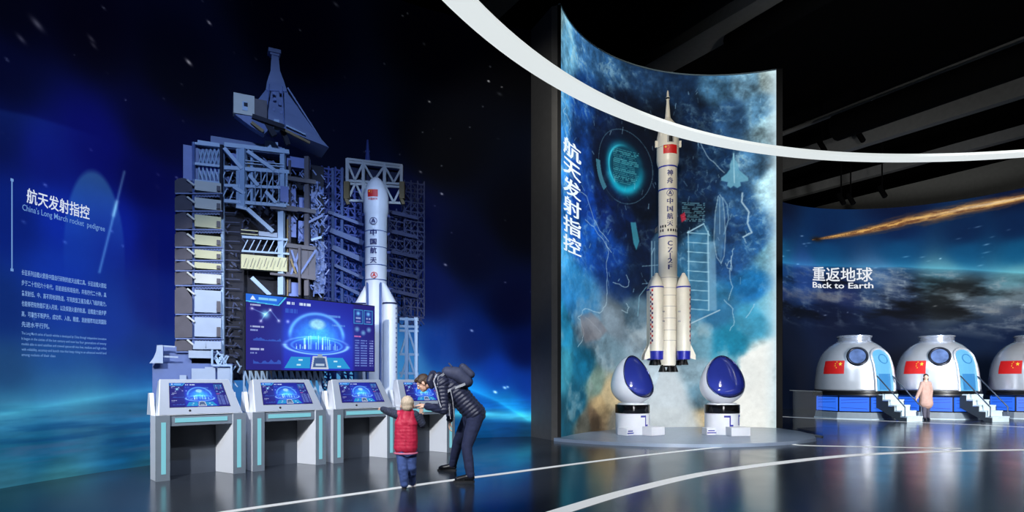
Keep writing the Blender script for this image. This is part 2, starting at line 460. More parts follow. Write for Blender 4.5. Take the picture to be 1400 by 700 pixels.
# ================================================================== left wall: a backlit mural of the launch site at night
LW = Arc(2.1445, 6.3075, 8.6311, 204, 99.0)
lw = MB().slab(lambda u, v, w: LW.pt(u * LW.length, v * WALL_H, -0.35 + 0.345 * w), 60, 1).build('wall_left', m_dark, smooth=30)
tag(lw, kind='structure', label='tall curved mural wall with night sky, blue glow and lettering')
A = LW.anchors
nS, nZ = 780, 500
S, Z = np.meshgrid(np.linspace(0, LW.length, nS), np.linspace(0, WALL_H, nZ))
img = field(S, Z, A([
    (0, 0, (2, 3, 18)), (120, 40, (2, 2, 16)), (240, 100, (1, 2, 14)), (400, 40, (0, 0, 5)), (600, 60, (0, 0, 2)), (715, 60, (0, 0, 1)), (600, 200, (1, 2, 6)),
    (715, 300, (0, 1, 8)), (0, 100, (3, 6, 38)), (0, 180, (4, 12, 66)), (60, 210, (7, 16, 104)), (130, 200, (5, 8, 92)), (80, 300, (10, 38, 155)), (20, 300, (6, 28, 112)),
    (160, 310, (9, 28, 140)), (200, 250, (3, 5, 66)), (215, 180, (2, 3, 38)), (215, 330, (4, 12, 92)), (215, 420, (7, 26, 112)), (80, 380, (14, 48, 160)), (80, 430, (18, 54, 150)), (10, 420, (12, 40, 110)), (150, 440, (16, 50, 145)),
    (80, 490, (27, 74, 145)), (200, 480, (14, 46, 125)), (10, 510, (28, 66, 115)), (80, 530, (40, 92, 145)), (200, 515, (20, 66, 140)),
    (10, 570, (48, 108, 148)), (100, 565, (52, 116, 156)), (195, 565, (38, 104, 152)), (10, 590, (42, 100, 140)), (100, 590, (44, 104, 144)), (200, 590, (32, 94, 140)), (10, 608, (12, 84, 118)), (60, 612, (6, 76, 116)), (180, 614, (4, 72, 118)), (10, 650, (50, 108, 130)), (80, 655, (52, 116, 130)), (200, 640, (34, 96, 120)),
    (300, 300, (7, 18, 86)), (420, 420, (10, 30, 110)), (450, 200, (1, 3, 20)), (560, 300, (3, 8, 44)), (590, 400, (5, 16, 70)), (600, 480, (12, 50, 135)), (560, 500, (50, 120, 185)),
    (520, 510, (90, 165, 205)), (440, 505, (70, 140, 195)), (340, 500, (50, 110, 180)), (640, 350, (1, 4, 28)), (700, 420, (1, 4, 34)), (650, 470, (4, 28, 98)), (715, 480, (2, 12, 62)), (680, 512, (6, 48, 150)),
    (716, 530, (5, 46, 140)), (650, 545, (8, 100, 200)), (700, 552, (10, 104, 190)), (660, 590, (9, 70, 125)), (700, 590, (8, 62, 120)), (620, 590, (10, 80, 140)), (715, 598, (12, 60, 90))]), 0.30, 2.2)
def dz_to(S, Z, pts): 
    p = np.array(pts); return Z - np.interp(S, p[:, 0], p[:, 1])
limb = LW.list([(-60, 580), (0, 568), (60, 556), (120, 546), (205, 533), (300, 522), (420, 512), (560, 518), (640, 531), (680, 548), (722, 574)])
d = dz_to(S, Z, limb)
s_r = LW.sz(600, 500)[0]; s_l = LW.sz(230, 500)[0]
wl = np.clip((s_l - S) / 1.2 + 1, 0, 1); wr = np.clip((S - s_r) / 0.4 + 1, 0, 1)
streak = 0.75 + 0.5 * fbm(S * 0.6, Z * 5, 4, 5)
img = plus(img, wl * streak * (np.exp(-np.clip(d, 0, None) / 0.16) * np.exp(-np.clip(-d, 0, None) / 0.10)), (26, 60, 56))
img = plus(img, wr * (np.exp(-np.clip(d, 0, None) / 0.28) * np.exp(-np.clip(-d, 0, None) / 0.05)), (14, 62, 60))
h2 = LW.list([(600, 566), (660, 566), (722, 570)]); d2 = dz_to(S, Z, h2)
img = plus(img, wr * np.exp(-(d2 / 0.11) ** 2) * (0.6 + 0.8 * fbm(S * 1.2, Z * 9, 4, 9)), (48, 90, 66))
tex = fbm(S * 1.1, Z * 8, 5, 21); low = np.clip((1.15 - Z) / 0.35, 0, 1)
img = img * (1 + (low * 0.55 * (tex - 0.5))[..., None])
band = fbm(S * 0.7, Z * 11, 4, 33)
img = over(img, wl * low * np.clip((band - 0.56) * 5, 0, 1) * 0.45 * np.clip((Z - 0.1) * 4, 0, 1), (70, 92, 132))
img = over(img, wl * low * np.clip((0.44 - band) * 5, 0, 1) * 0.5 * np.clip((Z - 0.15) * 4, 0, 1), (2, 56, 112))
# pale arch and rocket trail behind the title
cs, cz = LW.sz(130, 350); r1 = abs(LW.sz(172, 350)[0] - cs); r2 = LW.sz(130, 230)[1] - cz
e = np.hypot((S - cs) / r1, (Z - cz) / r2); fade = np.clip((Z - cz + 0.3 * r2) / (1.2 * r2), 0, 1) ** 1.3
img = plus(img, np.clip((1.0 - e) * 14, 0, 1) * fade, (28, 56, 34))
tr = LW.list([(170, 235), (152, 308), (136, 372)]); dtr = seg_dist(S, Z, tr)
img = plus(img, np.exp(-(dtr / 0.019) ** 2), (44, 64, 50))
tr2 = LW.list([(160, 276), (155, 294)]); img = plus(img, np.exp(-(seg_dist(S, Z, tr2) / 0.03) ** 2), (50, 60, 40))
arc2 = LW.list([(0, 147), (40, 155), (90, 170), (150, 190)]); img = plus(img, np.clip(-dz_to(S, Z, arc2) * 20, 0, 1) * np.exp(-np.clip(-dz_to(S, Z, arc2), 0, None) / 0.5) * np.clip((LW.sz(150, 200)[0] - S), 0, 1), (5, 14, 22))
# stars and ice crystals of the printed sky
for k in range(230):
    s0 = RNG.uniform(2.0, LW.length); z0 = RNG.uniform(2.0, WALL_H); b = 0.45 * RNG.uniform(0.1, 1) ** 2.6
    big = RNG.random() < 0.12; sg = (0.026 if big else 0.013) * RNG.uniform(0.8, 1.3); el = RNG.uniform(1, 2.0)
    i0 = np.searchsorted(S[0], s0 - 0.15); i1 = np.searchsorted(S[0], s0 + 0.15); j0 = np.searchsorted(Z[:, 0], z0 - 0.12); j1 = np.searchsorted(Z[:, 0], z0 + 0.12)
    w = np.exp(-(((S[j0:j1, i0:i1] - s0) / (sg * el)) ** 2 + ((Z[j0:j1, i0:i1] - z0 + 0.3 * (S[j0:j1, i0:i1] - s0)) / sg) ** 2))
    img[j0:j1, i0:i1] = plus(img[j0:j1, i0:i1], w * b * (0.6 if big else 1), (150, 160, 170))
for px, py, a, l in ((51, 33, 60, 1.7), (29, 53, 46, 1.2), (125, 53, 38, 1.1), (128, 62, 34, 1), (433, 211, 60, 1), (668, 111, 200, 0.6), (686, 119, 110, .5), (587, 139, 120, .6), (604, 265, 150, .7), (690, 530, 170, .9), (677, 536, 230, .9), (694, 529, 150, .7), (645, 452, 140, .8), (609, 362, 120, .8), (575, 235, 90, .7), (258, 85, 130, 1.1), (286, 31, 110, .8)):
    s0, z0 = LW.sz(px, py); img = plus(img, np.exp(-(((S - s0) / (0.028 * l * 1.6)) ** 2 + ((Z - z0 + 0.35 * (S - s0)) / (0.026 * l)) ** 2)), (a, a, a))
m_lw = print_mat('mural_night_sky', 1.0, 0.05, 4.0)
grid_mesh('mural_print', LW.grid(S, Z, 0.0), img, m_lw, lw)
m_white = glow('lit_white_lettering', (225, 235, 250), 0.85)
m_pale = glow('pale_blue_lettering', (120, 165, 225), 0.8)
m_mid = glow('soft_blue_lettering', (132, 172, 226), 0.85)
def on(arc, px, py):
    s0, z0 = arc.sz(px, py); return lambda x, y: arc.pt(s0 + x, z0 + y, 0.006)
s0, z0 = LW.sz(36, 274); s1, _ = LW.sz(122, 290); hh = LW.sz(36, 254)[1] - z0
lettering('title_lettering', [('航天发射指控', 0, 0, s1 - s0, hh * 1.08, 0.012)], on(LW, 36, 275), m_white, lw)
s0, z0 = LW.sz(30, 285); s1, _ = LW.sz(143, 310)
lettering('subtitle_lettering', [("China's Long March rocket  pedigree", 0, 0, s1 - s0, (LW.sz(30, 276)[1] - z0) * 1.32, 0.004)], on(LW, 30, 287), m_pale, lw)
s0, zt = LW.sz(29, 375); s1, _ = LW.sz(145, 385); W = s1 - s0; lh = (LW.sz(29, 365)[1] - LW.sz(29, 441)[1]) / 5.35
body = [('长征系列运载火箭是中国自行研制的航天运载工具。长征运载火箭起', 1), ('步于二十世纪六十年代，目前退役和现役的，共有四代二十种，具', 1), ('备发射低、中、高不同地球轨道，不同类型卫星及载人飞船的能力，', 1),
        ('也能够把有效载荷送入月球，以及探测火星的轨道。运载能力逐步提', 1), ('高，可靠性不断提升，成功率、入轨、精度、发射频率均达到国际', 1), ('先进水平行列。', .31)]
lettering('paragraph_lettering', [(t, 0, -i * lh, W * k, lh * 0.56, 0.012) for i, (t, k) in enumerate(body)], on(LW, 29, 375), m_mid, lw)
lh2 = (LW.sz(29, 453)[1] - LW.sz(29, 484)[1]) / 4.2
eng = [('The Long March series of launch vehicles is developed by China through independent innovation', 1), ('It began in the sixties of the last century and now has four generations of twenty', 1),
       ('models able to send satellites and crewed spacecraft into low, medium and high orbits', 1), ('with reliability, accuracy and launch rate that keep rising to an advanced world level', 1), ('among rockets of their class', .38)]
lettering('english_lettering', [(t, 0, -i * lh2, W * k, lh2 * 0.72, 0.004) for i, (t, k) in enumerate(eng)], on(LW, 29, 457), m_pale, lw)
s0, za = LW.sz(16, 246); _, zb = LW.sz(16, 369)
mb = MB(); mb.slab(lambda u, v, w: LW.pt(s0 + 0.013 * (u - .5), zb + (za - zb) * v, 0.004 * w + 0.002), 1, 1)
for z in (za, zb): mb.slab(lambda u, v, w: LW.pt(s0 + 0.034 * (u - .5), z + 0.034 * (v - .5), 0.006 * w + 0.002), 1, 1)
mb.build('rule_line', m_pale, lw)

# ================================================================== right wall: mural of the return to Earth
RW = Arc(16.619, 23.693, 6.56, 148, 20)
rw = MB().slab(lambda u, v, w: RW.pt(u * RW.length, v * WALL_H, -0.35 + 0.345 * w), 50, 1).build('wall_right', m_dark, smooth=30)
tag(rw, kind='structure', label='curved mural wall with meteor over the Earth behind the white capsules')
A = RW.anchors
S, Z = np.meshgrid(np.linspace(0, RW.length, 620), np.linspace(0, WALL_H, 420))
img = field(S, Z, A([
    (1066, 280, (9, 18, 40)), (1230, 285, (7, 20, 52)), (1390, 262, (10, 22, 52)), (1066, 310, (10, 30, 66)), (1066, 340, (14, 66, 105)), (1130, 320, (8, 34, 74)), (1130, 342, (9, 58, 104)), (1230, 315, (8, 32, 74)), (1230, 342, (10, 66, 112)), (1320, 320, (9, 34, 72)), (1320, 345, (12, 72, 116)),
    (1390, 310, (10, 34, 72)), (1390, 345, (14, 78, 120)), (1070, 375, (22, 62, 116)), (1100, 375, (30, 60, 120)), (1200, 378, (52, 84, 128)), (1290, 376, (74, 120, 140)), (1390, 382, (86, 134, 148)),
    (1066, 400, (26, 42, 82)), (1150, 400, (26, 40, 84)), (1220, 400, (50, 66, 96)), (1300, 400, (108, 124, 134)), (1390, 405, (104, 120, 130)), (1070, 430, (10, 20, 42)), (1140, 430, (10, 20, 46)), (1230, 432, (22, 32, 56)), (1310, 425, (70, 82, 96)), (1390, 430, (52, 66, 90)),
    (1070, 460, (8, 17, 36)), (1200, 455, (8, 20, 46)), (1320, 455, (16, 32, 62)), (1390, 460, (14, 28, 58)), (1070, 520, (6, 13, 29)), (1220, 510, (4, 11, 27)), (1350, 520, (4, 11, 26)), (1220, 560, (6, 12, 26)), (1390, 570, (6, 11, 24))]), 0.45, 2.3)
limb = RW.list([(1050, 354), (1066, 358), (1130, 363), (1230, 364), (1320, 368), (1400, 373), (1470, 378)]); d = dz_to(S, Z, limb)
img = plus(img, np.exp(-np.clip(d, 0, None) / 0.35) * np.exp(-np.clip(-d, 0, None) / 0.10), (22, 56, 60))
cl = fbm(S * 0.36 + Z * 0.3, Z * 1.1, 6, 51, gain=0.58); cl2 = fbm(S * 0.9, Z * 2.4 + S * 0.5, 6, 61, True, 0.6)
zone = np.clip(-d / 0.12, 0, 1) * np.clip((d + 3.2) / 1.2, 0, 1)
img = img * (1 + (zone * 1.1 * (cl - 0.5))[..., None])
img = over(img, zone * np.clip((cl * 0.6 + cl2 * 0.5 - 0.62) * 5, 0, 1) * (0.45 + 0.45 * np.clip((S - 4) / 5, 0, 1)), (150, 164, 174))
img = over(img, zone * np.clip((cl - 0.55) * 4, 0, 1) * np.clip((-d - 0.8) / 0.6, 0, 1) * 0.4, (88, 74, 68))
img = img * (1 - (zone * np.clip((0.46 - cl) * 4, 0, 0.6) * np.clip((-d - 0.3) / 0.4, 0, 1))[..., None])
ax = RW.list([(1110, 328), (1180, 316), (1240, 302), (1320, 285), (1420, 265)])
pa = np.array(ax); zc = np.interp(S, pa[:, 0], pa[:, 1]); t = (S - pa[0, 0]) / (pa[-1, 0] - pa[0, 0])
wd = np.interp(t, [0, 0.08, 0.3, 0.6, 0.85, 1.0], [0.02, 0.09, 0.24, 0.36, 0.30, 0.18])
q = (Z - zc) / np.maximum(wd, 1e-3); fib = fbm(t * 14, q * 3.5 + t * 3, 5, 71, gain=0.65)
fl_ = np.clip(1.35 - np.abs(q) - 0.9 * (fib - 0.35), 0, 1) * ((t > 0) & (t < 1.02))
img = over(img, fl_ * 0.85, (128, 78, 44)); img = over(img, np.clip((fl_ - 0.45) * 2, 0, 1) * np.clip((fib - 0.36) * 4, 0, 1), (222, 172, 96))
img = over(img, np.clip(1 - np.abs(q - 0.05) * 3, 0, 1) * np.clip((t - 0.45) * 3, 0, 1) * 0.75 * (t < 1.02), (246, 222, 180))
s0, z0 = RW.sz(1117, 327); img = over(img, np.exp(-(((S - s0) / 0.3) ** 2 + ((Z - z0) / 0.12) ** 2)), (34, 24, 18))
for k in range(70):
    s0 = RNG.uniform(0, RW.length); z0 = RNG.uniform(4.2, 8.4); b = RNG.uniform(20, 120) * RNG.random(); el = RNG.uniform(1, 5)
    img = plus(img, np.exp(-(((S - s0) / (0.035 * el)) ** 2 + ((Z - z0 - 0.1 * (S - s0)) / 0.03) ** 2)), (b, b, b))
m_rw = print_mat('mural_return_to_earth', 1.0, 0.06, 3.0)
grid_mesh('mural_print', RW.grid(S, Z, 0.0), img, m_rw, rw)
m_title = glow('white_title_lettering', (236, 240, 246), 0.9)
s0, z0 = RW.sz(1111, 382); s1, _ = RW.sz(1193, 384)
lettering('title_lettering', [('重返地球', 0, 0, s1 - s0, (RW.sz(1111, 363)[1] - z0) * 1.1, 0.012)], on(RW, 1111, 382), m_title, rw)
s0, z0 = RW.sz(1111, 393); s1, _ = RW.sz(1194, 395)
lettering('subtitle_lettering', [('Back to Earth', 0, 0, s1 - s0, (RW.sz(1111, 384)[1] - z0) * 1.25, 0.018)], on(RW, 1111, 393), m_title, rw)
# ================================================================== curved light box behind the rocket
PN = Arc(5.483, 12.3695, 4.6285, 162.4, 68.6)
pn = thing('display_panel', 'tall concave backlit picture panel of Earth and rocket clouds standing behind the round stage', 'display panel', (4.0, 16.2, 0))
front = [tuple(PN.pt(PN.length * i / 40, 0, -0.02)[:2]) for i in range(41)]
back = [(7.35, 16.75), (7.5, 17.6), (4.2, 18.2), (1.6, 16.9), (0.40, 14.9), (0.89, 13.84)]
MB().extrude(front + back, 0, WALL_H).build('body', m_cap, pn)
m_black = mat('black_satin', (13, 13, 14), 0.5, spec=0.3)
e0 = PN.pt(0, 0, 0.03)[:2]; e0b = PN.pt(0, 0, -0.05)[:2]; t0 = np.array((-0.55, 0.8)) * 0.11
MB().extrude([tuple(e0), tuple(e0b), tuple(e0b + t0 + (-.02, 0)), tuple(e0 + t0 * 0.9)], 0, WALL_H + 0.02).build('edge_frame', m_black, pn)
e1 = PN.pt(PN.length, 0, 0.03)[:2]; e1b = PN.pt(PN.length, 0, -0.12)[:2]
MB().extrude([tuple(e1), tuple(e1 + (0.16, -0.03)), tuple(e1b + (0.2, 0.05)), tuple(e1b)], 0, WALL_H + 0.02).build('edge_frame', m_black, pn)
MB().slab(lambda u, v, w: PN.pt(u * PN.length, WALL_H + 0.03 * v, 0.02 - 0.06 * w), 40, 1).build('top_frame', mat('pale_trim', (120, 140, 150), 0.5), pn, smooth=30)

A = PN.anchors; L = PN.list
S, Z = np.meshgrid(np.linspace(0, PN.length, 440), np.linspace(0, WALL_H, 620))
img = field(S, Z, A([
    (764, 20, (150, 195, 225)), (775, 60, (95, 155, 205)), (800, 60, (52, 100, 160)), (840, 90, (36, 72, 118)), (880, 100, (26, 52, 90)), (930, 112, (20, 44, 80)), (980, 118, (62, 106, 150)), (1020, 112, (105, 148, 188)), (1056, 104, (195, 220, 236)),
    (764, 120, (70, 142, 210)), (764, 200, (44, 124, 214)), (764, 280, (36, 116, 212)), (764, 350, (70, 160, 226)), (800, 140, (16, 54, 122)), (850, 150, (9, 20, 42)), (825, 170, (10, 28, 66)), (875, 200, (6, 15, 32)), (900, 170, (6, 15, 30)), (950, 160, (12, 30, 58)), (930, 220, (7, 20, 42)), (1000, 160, (38, 72, 116)), (1040, 150, (84, 130, 175)), (1057, 170, (160, 198, 226)),
    (1057, 250, (165, 205, 235)), (1057, 350, (120, 184, 220)), (1057, 420, (120, 190, 216)), (1030, 230, (66, 112, 162)), (1030, 330, (32, 82, 144)), (1005, 270, (34, 74, 126)), (980, 220, (14, 40, 76)), (960, 260, (12, 32, 64)), (1000, 320, (24, 58, 110)), (800, 230, (14, 56, 140)), (800, 280, (14, 58, 158)), (800, 320, (18, 74, 170)), (780, 400, (44, 128, 192)), (850, 230, (6, 30, 48)), (880, 280, (6, 16, 36)), (930, 300, (8, 24, 46)), (825, 230, (6, 22, 56)), (830, 275, (8, 30, 90)), (945, 250, (9, 26, 54)),
    (850, 300, (8, 26, 70)), (835, 350, (12, 50, 126)), (850, 385, (10, 40, 96)), (870, 380, (8, 24, 54)), (880, 340, (8, 20, 46)), (960, 340, (44, 92, 134)), (940, 400, (40, 92, 130)), (1000, 350, (30, 76, 138)), (1030, 390, (30, 108, 172)), (980, 420, (44, 108, 150)), (1030, 440, (66, 156, 192)), (770, 450, (34, 138, 184)), (800, 420, (42, 112, 165)), (805, 450, (96, 124, 146)),
    (840, 440, (112, 130, 144)), (870, 430, (66, 98, 120)), (770, 500, (52, 138, 164)), (800, 500, (16, 104, 142)), (790, 550, (16, 84, 112)), (770, 582, (22, 78, 100)), (830, 480, (116, 148, 166)), (815, 525, (120, 150, 140)), (832, 540, (206, 188, 148)), (820, 555, (178, 156, 116)), (812, 572, (96, 80, 62)), (800, 580, (90, 92, 84)), (850, 575, (110, 110, 104)), (880, 470, (140, 164, 180)), (890, 520, (180, 198, 210)), (915, 540, (200, 214, 222)), (915, 575, (206, 208, 200)),
    (950, 470, (104, 156, 178)), (950, 510, (140, 170, 186)), (960, 540, (110, 150, 172)), (965, 576, (222, 202, 160)), (1000, 470, (26, 128, 164)), (1000, 500, (60, 150, 180)), (1020, 510, (190, 214, 216)), (1042, 490, (226, 238, 236)), (1048, 540, (236, 242, 238)), (1048, 576, (228, 226, 205)), (1005, 560, (216, 216, 200))]), 0.14, 3.2)
zt = np.clip((Z - 3.2) / 2.0, 0, 1)
n1 = fbm(S * 1.5, Z * 1.5, 6, 101, gain=0.62); n2 = fbm(S * 1.8 + n1 * 1.2, Z * 1.8 - n1, 6, 111, True, 0.62)
n3 = fbm(S * 5, Z * 5, 5, 105, gain=0.7); img = img * (1 + ((0.30 + 0.45 * zt) * 1.6 * (n1 - 0.5) + (0.15 + 0.4 * zt) * 1.3 * (n3 - 0.5))[..., None])
n4 = fbm(S * 4.2 + n1 * 2.5, Z * 4.2 - n1 * 2, 6, 115, True, 0.66)
img = over(img, zt * np.clip((n4 - 0.60) * 5, 0, 1) * np.clip(n1 * 4 - 1.7, 0, 1) * (0.10 + 0.6 * np.clip(img.mean(-1) / 130 - 0.1, 0, 1)), (170, 208, 232))
pz = fbm(S * 1.1, Z * 1.1, 6, 121, gain=0.6); pz2 = fbm(S * 0.8 + pz, Z * 0.9, 5, 131, gain=0.55)
cz_ = np.clip((4.0 - Z) / 1.2, 0, 1)
img = over(img, cz_ * np.clip((pz - 0.52) * 2.2, 0, 0.35), (206, 218, 222)); img = img * (1 - (cz_ * np.clip((0.46 - pz2) * 1.6, 0, 0.35))[..., None])
img = img * (1 - zt[..., None] * np.array((0.0, -0.01, 0.06)))
# white clouds on the right, plume under the rocket
cb = L([(990, 580), (985, 540), (1006, 515), (1012, 490), (1030, 470), (1048, 462), (1064, 458), (1064, 600), (990, 600)])
dd = seg_dist(S, Z, cb); ins = inside(S, Z, cb); edge = np.where(ins, dd, -dd) + 0.55 * (pz - 0.5) * 2 * 0.5
img = over(img, np.clip(edge / 0.16, 0, 1) * (0.86 + 0.14 * pz2), (244, 247, 243))
pl = L([(905, 505), (925, 505), (948, 560), (960, 592), (870, 592), (884, 560)]); dd = seg_dist(S, Z, pl); ins = inside(S, Z, pl)
img = over(img, np.clip(0.55 + np.where(ins, dd, -dd) / 0.3, 0, 1) * 0.8, (202, 214, 222))
# right rim glow of the picture
srim = L([(1057, 300)])[0][0]
img = over(img, np.clip((S - srim + 0.32) / 0.4, 0, 1) ** 1.6 * 0.8, (206, 230, 240))
# printed launch tower, shuttle, haze
def stroke(pts, w, rgb, a=1.0, soft=0.6):
    global img
    w = w * 0.62
    P = L(pts); xs = [p[0] for p in P]; zs = [p[1] for p in P]; m = w * 3 + 0.05
    i0 = max(np.searchsorted(S[0], min(xs) - m) - 1, 0); i1 = np.searchsorted(S[0], max(xs) + m) + 1; j0 = max(np.searchsorted(Z[:, 0], min(zs) - m) - 1, 0); j1 = np.searchsorted(Z[:, 0], max(zs) + m) + 1
    dd = seg_dist(S[j0:j1, i0:i1], Z[j0:j1, i0:i1], P)
    img[j0:j1, i0:i1] = over(img[j0:j1, i0:i1], a * np.clip((w - dd) / (w * soft) + 0.5, 0, 1), rgb)
def fill(pts, rgb, a=1.0, soft=0.02):
    global img
    P = L(pts); dd = seg_dist(S, Z, P + P[:1]); ins = inside(S, Z, P)
    img = over(img, a * np.clip(np.where(ins, dd, -dd) / soft + 0.5, 0, 1), rgb)
fill([(890, 330), (903, 310), (903, 450), (888, 470)], (92, 140, 170), 0.45, 0.08)
fill([(940, 325), (966, 308), (972, 322), (972, 430), (940, 430)], (70, 128, 160), 0.45, 0.06)
fill([(966, 330), (978, 330), (980, 425), (968, 425)], (130, 175, 205), 0.6, 0.05)
for y in range(318, 430, 13): stroke([(940, y), (969, y + 2)], 0.022, (150, 200, 222), 0.8)
for x in (941, 968): stroke([(x, 316), (x + 1, 424)], 0.026, (160, 205, 226), 0.8)
stroke([(940, 318), (962, 306)], 0.03, (170, 210, 230), 0.8); stroke([(962, 306), (970, 322)], 0.022, (150, 200, 222), 0.8)
for x in (891, 895): stroke([(x, 330), (x, 400)], 0.02, (150, 190, 210), 0.6)
for y in (364, 388): stroke([(878, y), (903, y - 2)], 0.018, (150, 190, 210), 0.5)
stroke([(872, 432), (874, 405), (884, 392)], 0.02, (130, 180, 200), 0.6); stroke([(945, 442), (984, 424)], 0.028, (190, 215, 226), 0.7)
stroke([(982, 268), (978, 290), (976, 330), (980, 352), (986, 360), (990, 350), (992, 320), (990, 290), (988, 272), (984, 266)], 0.020, (176, 206, 222), 0.55)
stroke([(984, 270), (984, 320)], 0.016, (190, 220, 235), 0.6); stroke([(990, 320), (996, 300), (994, 280), (988, 270)], 0.03, (150, 190, 215), 0.5)
fill([(982, 268), (988, 272), (992, 320), (986, 358), (978, 340), (976, 300)], (120, 170, 205), 0.35, 0.05)
# coast lines
coast = [[(762, 128), (770, 133), (774, 145), (770, 152), (776, 160), (780, 172), (779, 178)], [(778, 270), (793, 262), (802, 268), (812, 300), (820, 316), (832, 330)], [(800, 300), (812, 310), (830, 338), (836, 345)],
         [(828, 330), (832, 345), (829, 365), (830, 400), (828, 418), (820, 428), (808, 424), (800, 422), (793, 432), (790, 434), (794, 440), (798, 456), (796, 466), (790, 474)],
         [(800, 434), (808, 440), (818, 450), (822, 456)], [(838, 386), (850, 391), (858, 392), (860, 384), (856, 376)], [(850, 424), (858, 428), (860, 420), (856, 415)],
         [(958, 196), (966, 212), (980, 226), (990, 236)], [(1015, 264), (1014, 276), (1024, 290), (1022, 305), (1028, 318), (1016, 324), (1020, 332)], [(990, 410), (1002, 422), (1004, 440), (998, 452)],
         [(992, 360), (994, 364), (999, 356)], [(1003, 340), (1000, 352), (1000, 370), (994, 366)], [(1000, 350), (998, 380), (1002, 392), (996, 410)], [(1031, 416), (1026, 426), (1020, 434)]]
rs = random.Random(3)
for ln in coast:
    pts = [ln[0]]
    for a, b in zip(ln[:-1], ln[1:]):
        for k in (1, 2, 3):
            t = k / 3; j = 1.2 if k < 3 else 0
            pts.append((a[0] + (b[0] - a[0]) * t + rs.uniform(-j, j), a[1] + (b[1] - a[1]) * t + rs.uniform(-j, j)))
    stroke(pts, 0.018, (186, 216, 232), 0.55)
stroke([(1015, 264), (1014, 276), (1024, 290), (1022, 305), (1028, 318), (1016, 324)], 0.04, (196, 226, 240), 0.5)
fill([(793, 432), (808, 426), (822, 440), (830, 452), (820, 464), (800, 468), (795, 450)], (120, 112, 118), 0.55, 0.08)
# blue HUD rings around the left of the rocket
hs, hz = PN.sz(853, 228); Rr = PN.sz(853, 197)[1] - hz
rr = np.hypot(S - hs, Z - hz) / Rr; th = np.degrees(np.arctan2(Z - hz, S - hs))
img = over(img, np.clip(2.1 - rr, 0, 0.6) * 0.9, (8, 16, 34)); img = over(img, np.clip(1.15 - rr, 0, 0.25) * 2.4, (10, 56, 74)); img = plus(img, np.exp(-((rr - 1) / 0.17) ** 2) * (0.22 + 0.5 * np.clip(np.cos(np.radians(th - 165)), 0, 1)), (8, 92, 102)); img = plus(img, np.exp(-(rr / 0.9) ** 2), (2, 30, 36))
img = plus(img, np.exp(-((rr - 0.93) / 0.05) ** 2) * (np.clip(np.cos(np.radians(th - 160)), 0, 1)), (40, 84, 84)); img = plus(img, np.exp(-((rr - 1.05) / 0.22) ** 2) * np.clip(np.cos(np.radians(th + 80)), 0, 1), (10, 110, 116))
img = over(img, (np.abs(rr - 1.62) < 0.018) * 0.45, (120, 170, 190)); img = over(img, ((np.abs(rr - 1.66) < 0.14) & (th > -178) & (th < -135)) * 0.75, (92, 178, 198)); img = over(img, ((np.abs(rr - 1.64) < 0.16) & (th > -135) & (th < -112)) * 0.55, (20, 36, 62))
img = over(img, ((np.abs(rr - 1.8) < 0.3) & (th > -200)) * 0.25, (6, 14, 34))
fill([(862, 304), (869, 304), (874, 330), (870, 342), (866, 332)], (66, 160, 180), 0.7); fill([(855, 300), (862, 304), (866, 334), (868, 345), (858, 330)], (8, 18, 40), 0.6)
row = np.floor((Z - hz) / (Rr * 0.085)); ph = fbm(S * 26 / Rr * 0.55, row * 3.7, 2, 141)
img = over(img, ((np.abs((Z - hz) / (Rr * 0.085) - row - 0.5) < 0.24) & (S > hs - 0.65 * Rr) & (S < hs + 0.75 * Rr + 0.12 * Rr * np.sin(row)) & (np.abs(Z - hz) < 0.78 * Rr) & (ph > 0.36)) * 0.55, (86, 180, 190))
gs, gz = PN.sz(948, 290); q = 0.32
row = np.floor((Z - gz) / 0.055); ph = fbm(S * 22, row * 5.1, 2, 151)
img = over(img, ((np.abs((Z - gz) / 0.055 - row - 0.5) < 0.25) & (np.abs(S - gs) < q) & (np.abs(Z - gz) < 0.26) & (ph > 0.4)) * 0.45, (130, 190, 205))
fill([(930, 294), (936, 290), (938, 300), (932, 304)], (200, 40, 60), 0.75, 0.03)
# pale jet silhouette
jet = [(1003, 208), (1005, 218), (1009, 224), (1010, 232), (1017, 238), (1023, 243), (1023, 247), (1012, 249), (1013, 254), (1008, 257), (1003, 254), (999, 257), (994, 254), (995, 249), (986, 247), (986, 243), (994, 237), (998, 231), (998, 224), (1001, 218)]
fill(jet, (112, 176, 200), 0.8, 0.03); stroke([(1003, 210), (1004, 250)], 0.02, (170, 216, 230), 0.7); stroke([(998, 232), (990, 244)], 0.014, (80, 150, 180), 0.7); stroke([(1008, 232), (1018, 244)], 0.014, (80, 150, 180), 0.7)
# scratches of light over the upper picture
for k in range(110):
    x0 = RNG.uniform(768, 1040); y0 = RNG.uniform(120, 400); l = RNG.uniform(2, 9); a = RNG.uniform(-.6, .6)
    stroke([(x0, y0), (x0 + l * math.sin(a), y0 + l * math.cos(a))], 0.012 + 0.012 * RNG.random(), (150, 190, 215), RNG.uniform(0.15, 0.55))
m_pn = print_mat('backlit_panel_picture', 1.0, 0.08, 6.0)
grid_mesh('picture', PN.grid(S, Z, 0.0), img, m_pn, pn)
m_plet = glow('panel_lettering_white', (232, 244, 252), 1.0)
s0, zA = PN.sz(770, 204); s1, _ = PN.sz(794, 200); _, zB = PN.sz(770, 340); st = (zA - zB) / 5.05
letters([(c, 0, -i * st, (s1 - s0) * 1.0, st * 0.94, 0.05) for i, c in enumerate('航天发射指控')], (lambda x, y, s0=s0, z0=zA: PN.pt(s0 + x, z0 + y, 0.008)), m_plet, pn)

